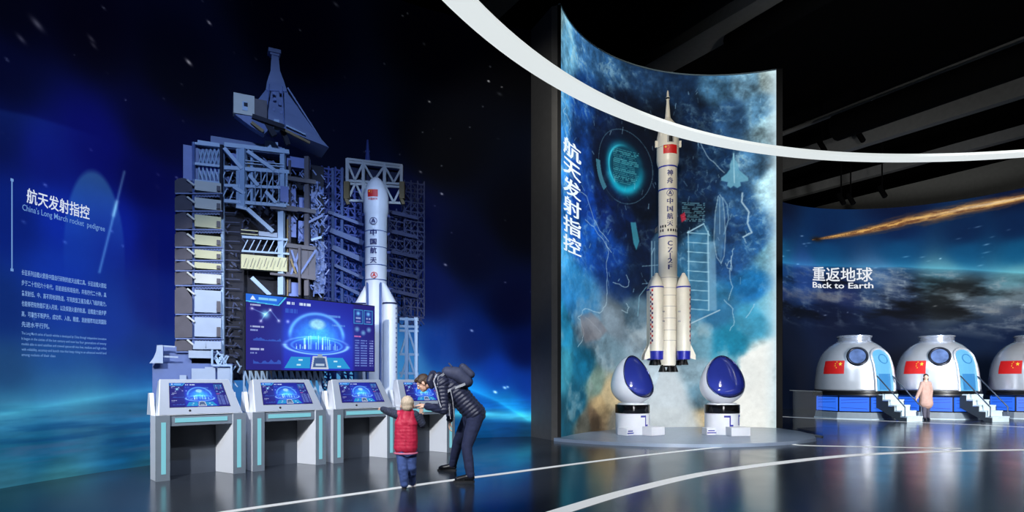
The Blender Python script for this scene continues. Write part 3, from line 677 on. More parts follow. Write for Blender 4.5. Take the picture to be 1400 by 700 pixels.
# ================================================================== stage
STZ = 0.07
st_pts = [(0.93, 13.66)]
c3 = [(0.93, 13.66), (3.55, 12.36), (6.74, 13.62)]
Pm = np.array(c3); Am = np.c_[2 * Pm, np.ones(3)]; sol = np.linalg.solve(Am, (Pm ** 2).sum(1)); sc_, sr_ = sol[:2], math.sqrt(sol[2] + sol[0] ** 2 + sol[1] ** 2)
a0 = math.atan2(c3[0][1] - sc_[1], c3[0][0] - sc_[0]); a1 = math.atan2(c3[2][1] - sc_[1], c3[2][0] - sc_[0])
if a1 < a0: a1 += 2 * math.pi
st_pts = [(sc_[0] + sr_ * math.cos(a0 + (a1 - a0) * i / 40), sc_[1] + sr_ * math.sin(a0 + (a1 - a0) * i / 40)) for i in range(41)]
st_pts += [(7.12, 14.5), (7.24, 15.4), (7.14, 16.5)] + [tuple(PN.pt(PN.length * (1 - i / 20), 0, 0.045)[:2]) for i in range(1, 20)]
m_stage = mat('stage_pale_blue_grey', (150, 166, 188), 0.22, spec=0.45, vary=0.03)
stg = thing('stage', 'low pale blue-grey rounded stage in front of the concave picture panel', 'stage', (3.9, 14.4, 0))
MB().extrude(st_pts, 0.0, STZ).build('deck', m_stage, stg, bevel=0.0)
ctr = np.array((3.9, 14.6))
MB().extrude([tuple(ctr + (np.array(p) - ctr) * 0.985) for p in st_pts[:44]] + [(7.0, 16.3), (1.1, 13.9)], 0.0, 0.02).build('plinth', m_duct, stg)

# ================================================================== rocket hung in front of the panel
RX, RY = 3.93, 15.5
def rz(py): return EYE + (HORIZON - py) * RY / FPX
RK = RY / FPX
m_rwhite = mat('rocket_cream_white', (216, 210, 194), 0.35, spec=0.4, vary=0.02)
m_blue = mat('deep_blue_paint', (28, 36, 150), 0.4, vary=0.05)
m_navy = mat('navy_lettering', (36, 40, 105), 0.5)
m_red = mat('flag_red', (194, 22, 22), 0.5, vary=0.08, scale=3)
m_yel = mat('flag_yellow', (240, 205, 60), 0.5)
m_eng = mat('engine_black', (18, 18, 20), 0.45, metal=0.4)
m_grey = mat('panel_grey', (150, 150, 148), 0.5)
rk = thing('carrier_rocket', 'tall cream white carrier rocket model with four boosters hung before the picture panel', 'rocket', (RX, RY, rz(508)))
core = [(0.20, rz(500)), (0.205, rz(492)), (0.231, rz(470)), (0.231, rz(230)), (0.262, rz(225)), (0.275, rz(221)), (0.275, rz(190)), (0.25, rz(184)), (0.235, rz(178)), (0.20, rz(171)), (0.13, rz(166)), (0.075, rz(162))]
MB().lathe(core, 48, (RX, RY, 0)).build('core_stage', m_rwhite, rk, smooth=35)
MB().lathe([(0.072, rz(162)), (0.058, rz(155)), (0.04, rz(143)), (0.034, rz(137)), (0.05, rz(136)), (0.05, rz(133.5)), (0.03, rz(132)), (0.026, rz(127)), (0.012, rz(124))], 20, (RX, RY, 0)).build('escape_tower', m_rwhite, rk, smooth=35)
MB().lathe([(0.051, rz(136)), (0.053, rz(135)), (0.051, rz(134))], 20, (RX, RY, 0)).build('tower_band', m_eng, rk, smooth=35)
def rcyl(r, ang, z, cx=RX, cy=RY): return np.array((cx + r * math.sin(ang), cy - r * math.cos(ang), z))
def ring_band(name, py, r, h, m, parent, cx=RX, cy=RY): return MB().lathe([(r - 0.004, rz(py) - h / 2), (r + 0.004, rz(py) - h / 2), (r + 0.004, rz(py) + h / 2), (r - 0.004, rz(py) + h / 2)], 48, (cx, cy, 0), caps=False).build(name, m, parent, smooth=35)
for py in (230.5, 261.5, 325): ring_band('blue_band', py, 0.232, 0.034, m_blue, rk)
for py in (381, 395, 405, 420, 436, 452, 466): ring_band('seam_band', py, 0.2305, 0.012, m_grey, rk)
ring_band('seam_band', 204, 0.2752, 0.01, m_grey, rk)
# flag with stars, hatch, grid fins, black marks, lettering
def star(c, r, n=5, rot=0.0): return [(c[0] + (r if i % 2 == 0 else r * 0.4) * math.sin(rot + math.pi * i / n), c[1] + (r if i % 2 == 0 else r * 0.4) * math.cos(rot + math.pi * i / n)) for i in range(2 * n)]
def flag(fn, w, h, parent, mirror=False, nm='flag', local=False):
    """red flag with five yellow stars laid on a surface; fn(x, y, off) with x, y from its lower left corner"""
    f = MB().slab(lambda u, v, k: fn(u * w, v * h, 0.002 + 0.006 * k), 12, 2).build(nm, m_red, parent, local=local)
    sx = (lambda x: w - x) if mirror else (lambda x: x)
    for c, r in (((w * 0.17, h * 0.74), h * 0.17), ((w * 0.34, h * 0.90), h * 0.06), ((w * 0.40, h * 0.77), h * 0.06), ((w * 0.40, h * 0.60), h * 0.06), ((w * 0.34, h * 0.46), h * 0.06)):
        p = star((sx(c[0]), c[1]), r)
        MB().add([fn(x, y, 0.011) for x, y in p], [tuple(range(10))]).build('star', m_yel, f, local=local)
flag(lambda x, y, o: rcyl(0.275 + o, (x - 0.175) / 0.275, rz(214.5) + y), 0.35, rz(203) - rz(214.5), rk)
MB().slab(lambda u, v, k: rcyl(0.262 + 0.014 * k, -0.30 + 0.62 * u, rz(200) + (rz(190.5) - rz(200)) * v), 8, 1).build('hatch', m_grey, rk)
MB().slab(lambda u, v, k: rcyl(0.268 + 0.013 * k, -0.16 + 0.34 * u, rz(199) + (rz(191.5) - rz(199)) * v), 8, 1).build('hatch_window', m_eng, rk)
for ang in (-1.45, 1.45, 2.6, -2.6):
    c = rcyl(0.288, ang, rz(198)); MB().box(c, (0.04, 0.09, 0.17), rotmat('Z', ang)).build('grid_fin', m_rwhite, rk, bevel=0.008)
for sgn in (-1, 1): MB().tube([rcyl(0.25, sgn * 0.95, rz(178)), rcyl(0.25, sgn * 0.95, rz(190))], 0.03, 8).build('thruster', m_rwhite, rk, smooth=40)
MB().lathe([(0.016, -0.02), (0.016, 0.02)], 10, rcyl(0.262, -0.75, rz(184))).build('port', m_eng, rk)
mb = MB()
for r_, y in ((0, 313.5), (1, 319)):
    for k in range(9):
        if (r_, k) in ((0, 3), (0, 4), (0, 5), (1, 2), (0, 6)): continue
        a = -1.15 + k * 0.29; mb.slab(lambda u, v, w, a=a, y=y: rcyl(0.2312 + 0.004 * w, a + 0.15 * u, rz(y) + 0.062 * v), 2, 1)
mb.build('black_marking', m_eng, rk)
def emblem(fn, r, m, parent, nm='emblem'):
    mb = MB()
    mb.slab(lambda u, v, w: fn((r * (0.84 + 0.16 * v)) * math.sin(2 * math.pi * u), (r * (0.84 + 0.16 * v)) * math.cos(2 * math.pi * u), 0.002 + 0.003 * w), 28, 1)
    for a, b in (((-0.45, -0.5), (0.0, 0.62)), ((0.0, 0.62), (0.45, -0.5)), ((-0.28, -0.12), (0.3, -0.12))):
        a = np.array(a) * r; b = np.array(b) * r; d = (b - a) / np.linalg.norm(b - a); n = np.array((-d[1], d[0])) * r * 0.13
        q = [a - n, b - n, b + n, a + n]; mb.prism([fn(*p, 0.002) for p in q], [fn(*p, 0.006) for p in q])
    return mb.build(nm, m, parent)
emblem(lambda x, y, o: rcyl(0.2312 + o, x / 0.231, rz(267.5) + y), 0.085, m_navy, rk)
letters([(c, -0.075, rz(y) - 0.06, 0.15, 0.155, 0.05) for c, y in (('神', 240), ('舟', 250.5), ('中', 278), ('国', 288.5), ('航', 298.5), ('天', 308))] +
          [(c, -w / 2, rz(y) - 0.06, w, 0.165, 0.06) for c, y, w in (('C', 335, 0.12), ('Z', 344, 0.12), ('|', 351, 0.016), ('2', 358.5, 0.11), ('F', 367, 0.10))],
          lambda x, y: rcyl(0.2355, x / 0.2355, y), m_navy, rk)
def bell(name, cx, cy, ztop, r, h, parent):
    return MB().lathe([(r * 0.35, ztop + 0.03), (r * 0.42, ztop), (r * 0.68, ztop - h * 0.4), (r * 0.9, ztop - h * 0.8), (r, ztop - h), (r * 0.88, ztop - h + 0.005), (r * 0.55, ztop - h * 0.45), (r * 0.2, ztop - 0.02)], 20, (cx, cy, 0)).build(name, m_eng, parent, smooth=40)
for dx, dy in ((-0.15, -0.1), (0.15, -0.1), (0.0, -0.16), (-0.12, 0.13), (0.12, 0.13)): bell('engine_bell', RX + dx, RY + dy, rz(500.5), 0.088, 0.15, rk)
MB().lathe([(0.15, rz(502)), (0.2, rz(499))], 24, (RX, RY, 0)).build('engine_plate', m_eng, rk)
m_checker_r = mat('checker_red', (196, 50, 40), 0.5); m_checker_k = mat('checker_blue', (60, 50, 90), 0.5)
def booster(bx, by, face, front):
    br = 0.172
    b = MB().lathe([(0.155, rz(492)), (br, rz(478)), (br, rz(394)), (0.155, rz(390)), (0.10, rz(382)), (0.05, rz(377.5)), (0.035, rz(375.5)), (0.0, rz(375))], 32, (bx, by, 0)).build('booster', m_rwhite, rk, smooth=35)
    ring_band('blue_band', 394.8, br, 0.035, m_blue, b, bx, by)
    MB().lathe([(0.158, rz(492)), (0.17, rz(480.5))], 32, (bx, by, 0)).build('blue_skirt', m_blue, b, smooth=35)
    bell('engine_bell', bx - 0.055, by - 0.05, rz(491.5), 0.075, 0.14, b); bell('engine_bell', bx + 0.055, by + 0.03, rz(491.5), 0.075, 0.14, b)
    if front:
        for m_, par in ((m_checker_r, 0), (m_checker_k, 1)):
            mb = MB()
            for k in range(24):
                for c in range(2):
                    if (k + c) % 2 == 0 and (k // 2 + c) % 2 == par % 2 or ((k + c) % 2 == 0 and par == 0 and k % 3 == 0):
                        a = face * (0.72 + 0.30 * c); y = 398 + k * 3.05
                        mb.slab(lambda u, v, w, a=a, y=y: rcyl(br + 0.001 + (0.004 if par else 0.003) * w, a + face * 0.28 * u, rz(y + 3) + 0.056 * v, bx, by), 2, 1)
            mb.build('checker_marking', m_, b)
        for y in (428, 441): MB().box((bx - face * 0.14, by - 0.135, rz(y)), (0.05, 0.05, 0.035)).build('strut', m_grey, b)
    o = np.array((face, 0.0))
    p = [(bx + face * 0.15, by, rz(468)), (bx + face * 0.30, by, rz(486)), (bx + face * 0.30, by, rz(492)), (bx + face * 0.15, by, rz(490))]
    MB().prism([np.array(q) - (0, 0.012, 0) for q in p], [np.array(q) + (0, 0.012, 0) for q in p]).build('fin', m_rwhite, b)
booster(RX - 0.335, RY - 0.22, -1, True); booster(RX + 0.335, RY - 0.22, 1, True)
booster(RX - 0.30, RY + 0.27, -1, False); booster(RX + 0.30, RY + 0.27, 1, False)
for y in (300, 440): MB().box((RX, (RY + 0.2 + 16.75) / 2, rz(y)), (0.08, 16.75 - RY - 0.2, 0.12)).build('wall_bracket', m_grey, rk)

# ================================================================== egg seats
m_egg = mat('gloss_white_shell', (226, 228, 236), 0.18, spec=0.5, vary=0.01, coat=0.5)
m_eggin = mat('gloss_blue_liner', (46, 60, 150), 0.16, spec=0.5, vary=0.08, scale=2, coat=0.6)
m_rim = mat('dark_chrome_rim', (70, 76, 110), 0.25, metal=0.8)
m_bblack = mat('gloss_black_band', (10, 10, 12), 0.12, spec=0.5)
m_wbase = mat('white_base_paint', (224, 226, 232), 0.3, vary=0.02)
m_bmark = mat('blue_stripe_paint', (40, 44, 150), 0.4)
def egg_seat(label, loc, yaw):
    t = thing('egg_chair', label, 'chair', loc, yaw, 'egg chairs on the stage')
    tilt = math.radians(24)
    ax = np.array((0, -math.cos(tilt), math.sin(tilt))); sx = np.array((1.0, 0, 0)); sy = np.cross(sx, ax) * -1
    cz = 0.72 + 0.52
    def egg(d):
        r = np.array(d) / np.linalg.norm(d); z = r[2]
        w = 0.515 * (1 - 0.17 * z - 0.02 * z * z)
        return np.array((r[0] * w, r[1] * w * 0.98, z * (0.64 if z > 0 else 0.535)))
    def shell(scale, th0, nt=26, na=48, flip=False):
        v = []; f = []
        for i in range(nt + 1):
            th = th0 + (math.pi - th0) * i / nt
            for k in range(na):
                ph = 2 * math.pi * k / na
                d = ax * math.cos(th) + (sx * math.cos(ph) + sy * math.sin(ph) * 1.0) * math.sin(th)
                v.append(egg(d) * scale + (0, 0, cz))
        for i in range(nt):
            for k in range(na): f.append((i * na + k, i * na + (k + 1) % na, (i + 1) * na + (k + 1) % na, (i + 1) * na + k))
        return v, f
    th0 = math.radians(67)
    vo, fo = shell(1.0, th0); vi, fi = shell(0.955, th0)
    mb = MB(); mb.add(vo, fo); n = len(vo); na = 48
    mb.add([vo[k] for k in range(na)] + [np.array(vi[k]) for k in range(na)], [(k, (k + 1) % na, na + (k + 1) % na, na + k) for k in range(na)])
    mb.build('shell', m_egg, t, smooth=60, local=True)
    # inside liner: bulges inwards below to make the seat
    v2 = []
    for p in vi:
        p = np.array(p); q = p - (0, 0, cz)
        v2.append(q * 0.995 + (0, 0, cz) + np.array((0, 0, 0.10)) * max(0, -q[2] / 0.5) ** 1.5)
    MB().add(v2, fi).build('liner', m_eggin, t, smooth=180, local=True)
    rim = [np.array(vo[k]) * 0.5 + np.array(vi[k]) * 0.5 for k in range(na)]
    MB().tube(rim, 0.015, 8, closed=True).build('rim', m_rim, t, smooth=60, local=True)
    MB().lathe([(0.36, 0.70), (0.33, 0.735), (0.22, 0.75)], 40).build('neck', m_wbase, t, smooth=40, local=True)
    MB().lathe([(0.405, 0.50), (0.41, 0.51), (0.41, 0.695), (0.40, 0.705)], 48).build('black_band', m_bblack, t, smooth=30, local=True)
    bs = MB().lathe([(0.395, 0.0), (0.40, 0.01), (0.40, 0.49), (0.39, 0.50)], 48).build('base', m_wbase, t, smooth=30, local=True)
    def cyl(a, z, o): return np.array(((0.40 + o) * math.sin(a), -(0.40 + o) * math.cos(a), z))
    mb = MB()
    for a0_, a1_, z0_, z1_ in ((-0.32, 0.05, 0.41, 0.455), (0.0, 0.07, 0.22, 0.455), (0.0, 0.24, 0.20, 0.24), (0.72, 0.80, 0.22, 0.46), (0.72, 1.05, 0.42, 0.46), (-1.3, -0.95, 0.10, 0.14), (-1.3, -0.75, 0.03, 0.07), (-0.1, 0.2, 0.03, 0.06)):
        mb.slab(lambda u, v, w: cyl(a0_ + (a1_ - a0_) * u, z0_ + (z1_ - z0_) * v, 0.001 + 0.005 * w), 6, 1)
    mb.build('blue_stripe', m_bmark, bs, local=True)
    stp = MB().box((0.14, -0.50, 0.10), (0.46, 0.36, 0.20)).build('step', m_wbase, t, local=True, bevel=0.012)
    MB().box((-0.40, -0.16, 0.08), (0.22, 0.30, 0.16)).build('side_block', m_wbase, t, local=True, bevel=0.01)
    MB().box((-0.40, -0.3125, 0.10), (0.16, 0.006, 0.025)).build('blue_stripe', m_bmark, t, local=True)
    MB().box((-0.40, -0.3125, 0.05), (0.20, 0.006, 0.025)).build('blue_stripe', m_bmark, t, local=True)
    MB().box((0.42, 0.02, 0.08), (0.18, 0.28, 0.16)).build('side_block', m_wbase, t, local=True, bevel=0.01)
    MB().box((0.5125, 0.0, 0.09), (0.006, 0.2, 0.03)).build('blue_stripe', m_bmark, t, local=True)
    return t
egg_seat('white egg chair with blue liner, left of the rocket and turned right', (2.89, 14.75, STZ), math.radians(36))
egg_seat('white egg chair with blue liner, right of the rocket and facing forward', (5.04, 14.75, STZ), math.radians(6))

# ================================================================== glass balustrade beside the panel
m_glass = glass('clear_glass', (240, 245, 250), 0.03)
gb = thing('glass_balustrade', 'clear glass balustrade running back from the right edge of the stage', 'balustrade', (7.40, 15.5, 0))
MB().box((7.40, 15.5, 0.56), (0.024, 1.7, 1.04)).build('pane', m_glass, gb)
MB().box((7.40, 15.5, 0.0125), (0.05, 1.7, 0.025)).build('floor_channel', mat('brushed_steel', (150, 154, 160), 0.5, metal=0.3), gb)
MB().box((7.40, 15.5, 1.085), (0.03, 1.7, 0.014)).build('top_rail', MATS['brushed_steel'], gb)

# ================================================================== ring lamp under the ceiling
rl = thing('ring_light', 'huge flat white glowing ring lamp hung across the hall above everything', 'lamp', (8.25, 2.9, 6.0))
m_ring = glow('ring_diffuser', (224, 231, 231), 0.98)
mb = MB(); N = 220; v = []; f = []
for r_, z_ in ((9.86, 6.0), (10.21, 6.0), (10.21, 6.055), (9.86, 6.055)):
    v += [(8.25 + r_ * math.cos(2 * math.pi * k / N), 2.9 + r_ * math.sin(2 * math.pi * k / N), z_) for k in range(N)]
for i in range(4):
    for k in range(N): f.append((i * N + k, i * N + (k + 1) % N, ((i + 1) % 4) * N + (k + 1) % N, ((i + 1) % 4) * N + k))
mb.add(v, f).build('diffuser_band', m_ring, rl)
for a in (18, 150, 205, 260, 310):
    p = np.array((8.25 + 10.03 * math.cos(math.radians(a)), 2.9 + 10.03 * math.sin(math.radians(a)), 6.05)); MB().tube([p, (p[0], p[1], 13.6)], 0.008, 5).build('hanging_wire', m_duct, rl)
# ================================================================== return capsules with steps
m_pod = mat('capsule_white', (222, 226, 234), 0.26, metal=0.6, spec=0.5, vary=0.02, coat=0.3)
m_chrome = mat('polished_collar', (196, 204, 220), 0.2, metal=0.7)
m_podblk = mat('capsule_black_ring', (16, 17, 20), 0.35)
m_plinth = mat('plinth_grey', (124, 134, 142), 0.5)
m_bluelit = glow('blue_lit_panel', (48, 110, 236), 0.95)
m_pglass = mat('porthole_glass', (84, 104, 146), 0.08, spec=0.8, vary=0.5, scale=3)
m_portring = mat('porthole_ring', (30, 34, 46), 0.3, metal=0.6)
m_doorlit = glow('lit_doorway', (104, 182, 228), 0.85)
m_doorblue = glow('lit_doorway_deep', (60, 140, 205), 0.8)
m_step = mat('step_pale', (190, 206, 214), 0.4)
m_string = mat('stringer_dark', (46, 54, 62), 0.5)
m_rail = mat('handrail_steel', (70, 78, 92), 0.35, metal=0.6)
PR = 1.37
PROF = [(1.0, 1.0), (0.995, 1.12), (0.985, 1.32), (0.965, 1.55), (0.945, 1.78), (0.905, 2.0), (0.842, 2.21), (0.745, 2.41), (0.615, 2.58), (0.49, 2.69), (0.415, 2.735)]
pz = np.array([p[1] for p in PROF]); pr = np.array([p[0] * PR for p in PROF])
def pod_r(z): return float(np.interp(z, pz, pr))
def pod_pt(a, z, o=0.0):
    e = 0.02; sl = (pod_r(z + e) - pod_r(z - e)) / (2 * e); nz = -sl / math.sqrt(1 + sl * sl); nr = 1 / math.sqrt(1 + sl * sl)
    r = pod_r(z) + o * nr; return np.array((r * math.sin(a), -r * math.cos(a), z + o * nz))
def octa(r, n=8, rot=math.pi / 8): return [(r * math.sin(rot + 2 * math.pi * k / n), -r * math.cos(rot + 2 * math.pi * k / n)) for k in range(n)]
def make_pod(label, loc, yaw):
    t = thing('return_capsule', label, 'capsule', loc, yaw, 'white capsules in a row before the mural')
    L_ = dict(local=True)
    MB().prism([(x, y, 0) for x, y in octa(1.43)], [(x, y, 0.24) for x, y in octa(1.40)]).build('plinth', m_plinth, t, **L_)
    MB().extrude(octa(1.45), 0.0, 0.03).build('plinth_lip', m_step, t, **L_)
    MB().extrude(octa(1.31), 0.24, 0.80).build('base_core', m_podblk, t, **L_)
    o8 = octa(1.37)
    for k in range(8):
        a = np.array(o8[k]); b = np.array(o8[(k + 1) % 8]); d = (b - a); l = np.linalg.norm(d); d /= l; n = np.array((d[1], -d[0]))
        if n @ (a + b) < 0: n = -n
        q = [a + d * 0.05, b - d * 0.05]; q = [q[0], q[1], q[1] - n * 0.05, q[0] - n * 0.05]
        pnl = MB().extrude([tuple(p) for p in q], 0.28, 0.76).build('blue_panel', m_bluelit, t, **L_)
        for zz in (0.40, 0.56, 0.66):
            s0_, s1_ = a + d * 0.10 + n * 0.002, b - d * 0.10 + n * 0.002
            MB().bar((*s0_, zz), (*s1_, zz + (0.04 if zz > 0.5 else -0.03)), 0.008, 0.012).build('panel_line', m_blue, pnl, **L_)
    MB().lathe([(1.34, 0.79), (1.42, 0.82), (1.42, 0.90), (1.36, 0.92)], 56).build('black_ring', m_podblk, t, smooth=40, **L_)
    MB().lathe([(1.34, 0.915), (1.395, 0.925), (1.395, 0.985), (1.37, 1.0)], 56).build('lower_collar', m_podblk, t, smooth=40, **L_)
    fine = []
    for i in range(33):
        z = 1.0 + 1.735 * i / 32; fine.append((pod_r(z), z))
    MB().lathe(fine, 64).build('dome', m_pod, t, smooth=180, **L_)
    MB().lathe([(0.60, 2.70), (0.60, 2.74), (0.56, 2.77), (0.56, 2.88), (0.60, 2.90), (0.60, 2.95), (0.52, 2.97), (0.48, 2.90)], 44).build('top_hatch', m_chrome, t, smooth=40, **L_)
    # flag
    fw, fh = 0.84, 0.46; fa = math.radians(-32)
    flag(lambda x, y, o: pod_pt(fa + (x - fw / 2) / 1.36, 1.58 + y, o), fw, fh, t, mirror=True, local=True)
    # porthole
    pa, pzc = math.radians(5), 2.18; c = pod_pt(pa, pzc); nrm = pod_pt(pa, pzc, 1.0) - c; ux = np.array((math.cos(pa), math.sin(pa), 0)); uy = np.cross(nrm, ux); uy *= np.sign(uy[2])
    ringp = [c + nrm * 0.015 + 0.31 * (ux * math.cos(k * math.pi / 16) + uy * math.sin(k * math.pi / 16)) for k in range(32)]
    ph = MB().tube(ringp, 0.045, 10, closed=True).build('porthole', m_portring, t, smooth=60, **L_)
    MB().prism([c - nrm * 0.05 + 0.30 * (ux * math.cos(k * math.pi / 16) + uy * math.sin(k * math.pi / 16)) for k in range(32)], [c + nrm * 0.03 + 0.30 * (ux * math.cos(k * math.pi / 16) + uy * math.sin(k * math.pi / 16)) for k in range(32)]).build('porthole_glass', m_pglass, ph, **L_)
    # doorway
    da = math.radians(47); hw = 0.38
    def door_pt(x, z, o): return pod_pt(da + x / max(pod_r(z), 0.8), z, o)
    def edge(h): 
        p = [(-h, 0.98)] + [(-h, z) for z in (1.3, 1.6, 1.9, 2.12)]
        p += [(-h * math.cos(a_), 2.12 + h * 0.75 * math.sin(a_)) for a_ in np.linspace(0, math.pi, 13)[1:-1]] + [(h, z) for z in (2.12, 1.9, 1.6, 1.3, 0.98)]
        return p
    outl = edge(hw)
    dr = MB().tube([door_pt(x, z, 0.03) for x, z in edge(hw + 0.04)], 0.045, 8).build('door_frame', m_pod, t, smooth=60, **L_)
    mid = [(0.0, z) for z, in [(z,) for _, z in outl]]
    mb = MB(); V = []
    for (x, z) in outl: V += [door_pt(x, z, 0.022), door_pt(x * 0.5, z, 0.022), door_pt(0, z, 0.022)]
    n = len(outl); F = []
    for i in range(n - 1): F += [(3 * i, 3 * i + 1, 3 * i + 4, 3 * i + 3), (3 * i + 1, 3 * i + 2, 3 * i + 5, 3 * i + 4)]
    mb.add(V, F).build('lit_door', m_doorlit, dr, **L_)
    mb = MB(); mb.slab(lambda u, v, w: door_pt(-0.28 + 0.5 * u, 1.02 + 0.55 * v, 0.026 + 0.01 * w), 4, 3); mb.build('door_panel', m_doorblue, dr, **L_)
    mb = MB(); mb.tube([door_pt(0.02 + 0.19 * math.cos(a_), 2.08 + 0.15 * math.sin(a_), 0.035) for a_ in np.linspace(0, 2 * math.pi, 25)[:-1]], 0.016, 6, closed=True); mb.build('door_window', m_doorblue, dr, smooth=60, **L_)
    # steps
    R_ = rotmat('Z', da); tr = lambda p: R_ @ np.array(p)
    stp = MB(); y0 = -1.30; n = 5; run = 0.235; rise = 0.176
    side = [(y0, 0.0)]
    pf = [(-y0 - 0.05, 0.0)] ; prof = []
    for i in range(n):
        zt_ = rise * (n - i); ya = y0 - run * i; yb = y0 - run * (i + 1)
        q = [tr((x, y, z)) for x, y, z in ((-0.36, ya, zt_ - 0.04), (0.36, ya, zt_ - 0.04), (0.36, yb - 0.015, zt_ - 0.04), (-0.36, yb - 0.015, zt_ - 0.04))]
        MB().prism(q, [p + (0, 0, 0.04) for p in q]).build('step', m_step, t, **L_)
        q = [tr((x, y, z)) for x, y, z in ((-0.35, yb + 0.02, max(zt_ - rise, 0)), (0.35, yb + 0.02, max(zt_ - rise, 0)), (0.35, yb, max(zt_ - rise, 0)), (-0.35, yb, max(zt_ - rise, 0)))]
        MB().prism(q, [p + (0, 0, rise - 0.04) for p in q]).build('riser', m_step, t, **L_)
    yend = y0 - run * n
    for sx_ in (-1, 1):
        poly = [(y0, 0.42), (y0, rise * n - 0.05)]
        for i in range(n): poly += [(y0 - run * (i + 1), rise * (n - i) - 0.05), (y0 - run * (i + 1), max(rise * (n - i - 1) - 0.05, 0.0))]
        poly += [(yend + 0.25, 0.0)]
        MB().prism([tr((sx_ * 0.37 - 0.015, y, z)) for y, z in poly], [tr((sx_ * 0.37 + 0.015, y, z)) for y, z in poly]).build('stringer', m_string, t, **L_)
        rail = MB().tube([tr((sx_ * 0.37, y0 - 0.02, rise * n + 0.62)), tr((sx_ * 0.37, yend + 0.06, rise + 0.30)), tr((sx_ * 0.37, yend + 0.06, rise - 0.02))], 0.022, 8).build('handrail', m_rail, t, smooth=50, **L_)
    t.scale = (0.955, 0.955, 1.0)
    return t
PODY = 22.3
def pod_yaw(x): d = np.array((-x, -PODY)); d /= np.linalg.norm(d); return math.atan2(d[0], -d[1])
pods = make_pod('white capsule nearest the picture panel, left end of the capsule row', (12.42, PODY, 0), pod_yaw(12.42))
x2 = 15.40; pod2 = dup(pods, (x2, PODY, 0), pod_yaw(x2), 'white capsule in the middle of the row, a woman in a beige coat before it')
x3 = 18.75; dup(pods, (x3, PODY - 0.2, 0), pod_yaw(x3), 'white capsule at the right end of the row, cut by the frame')
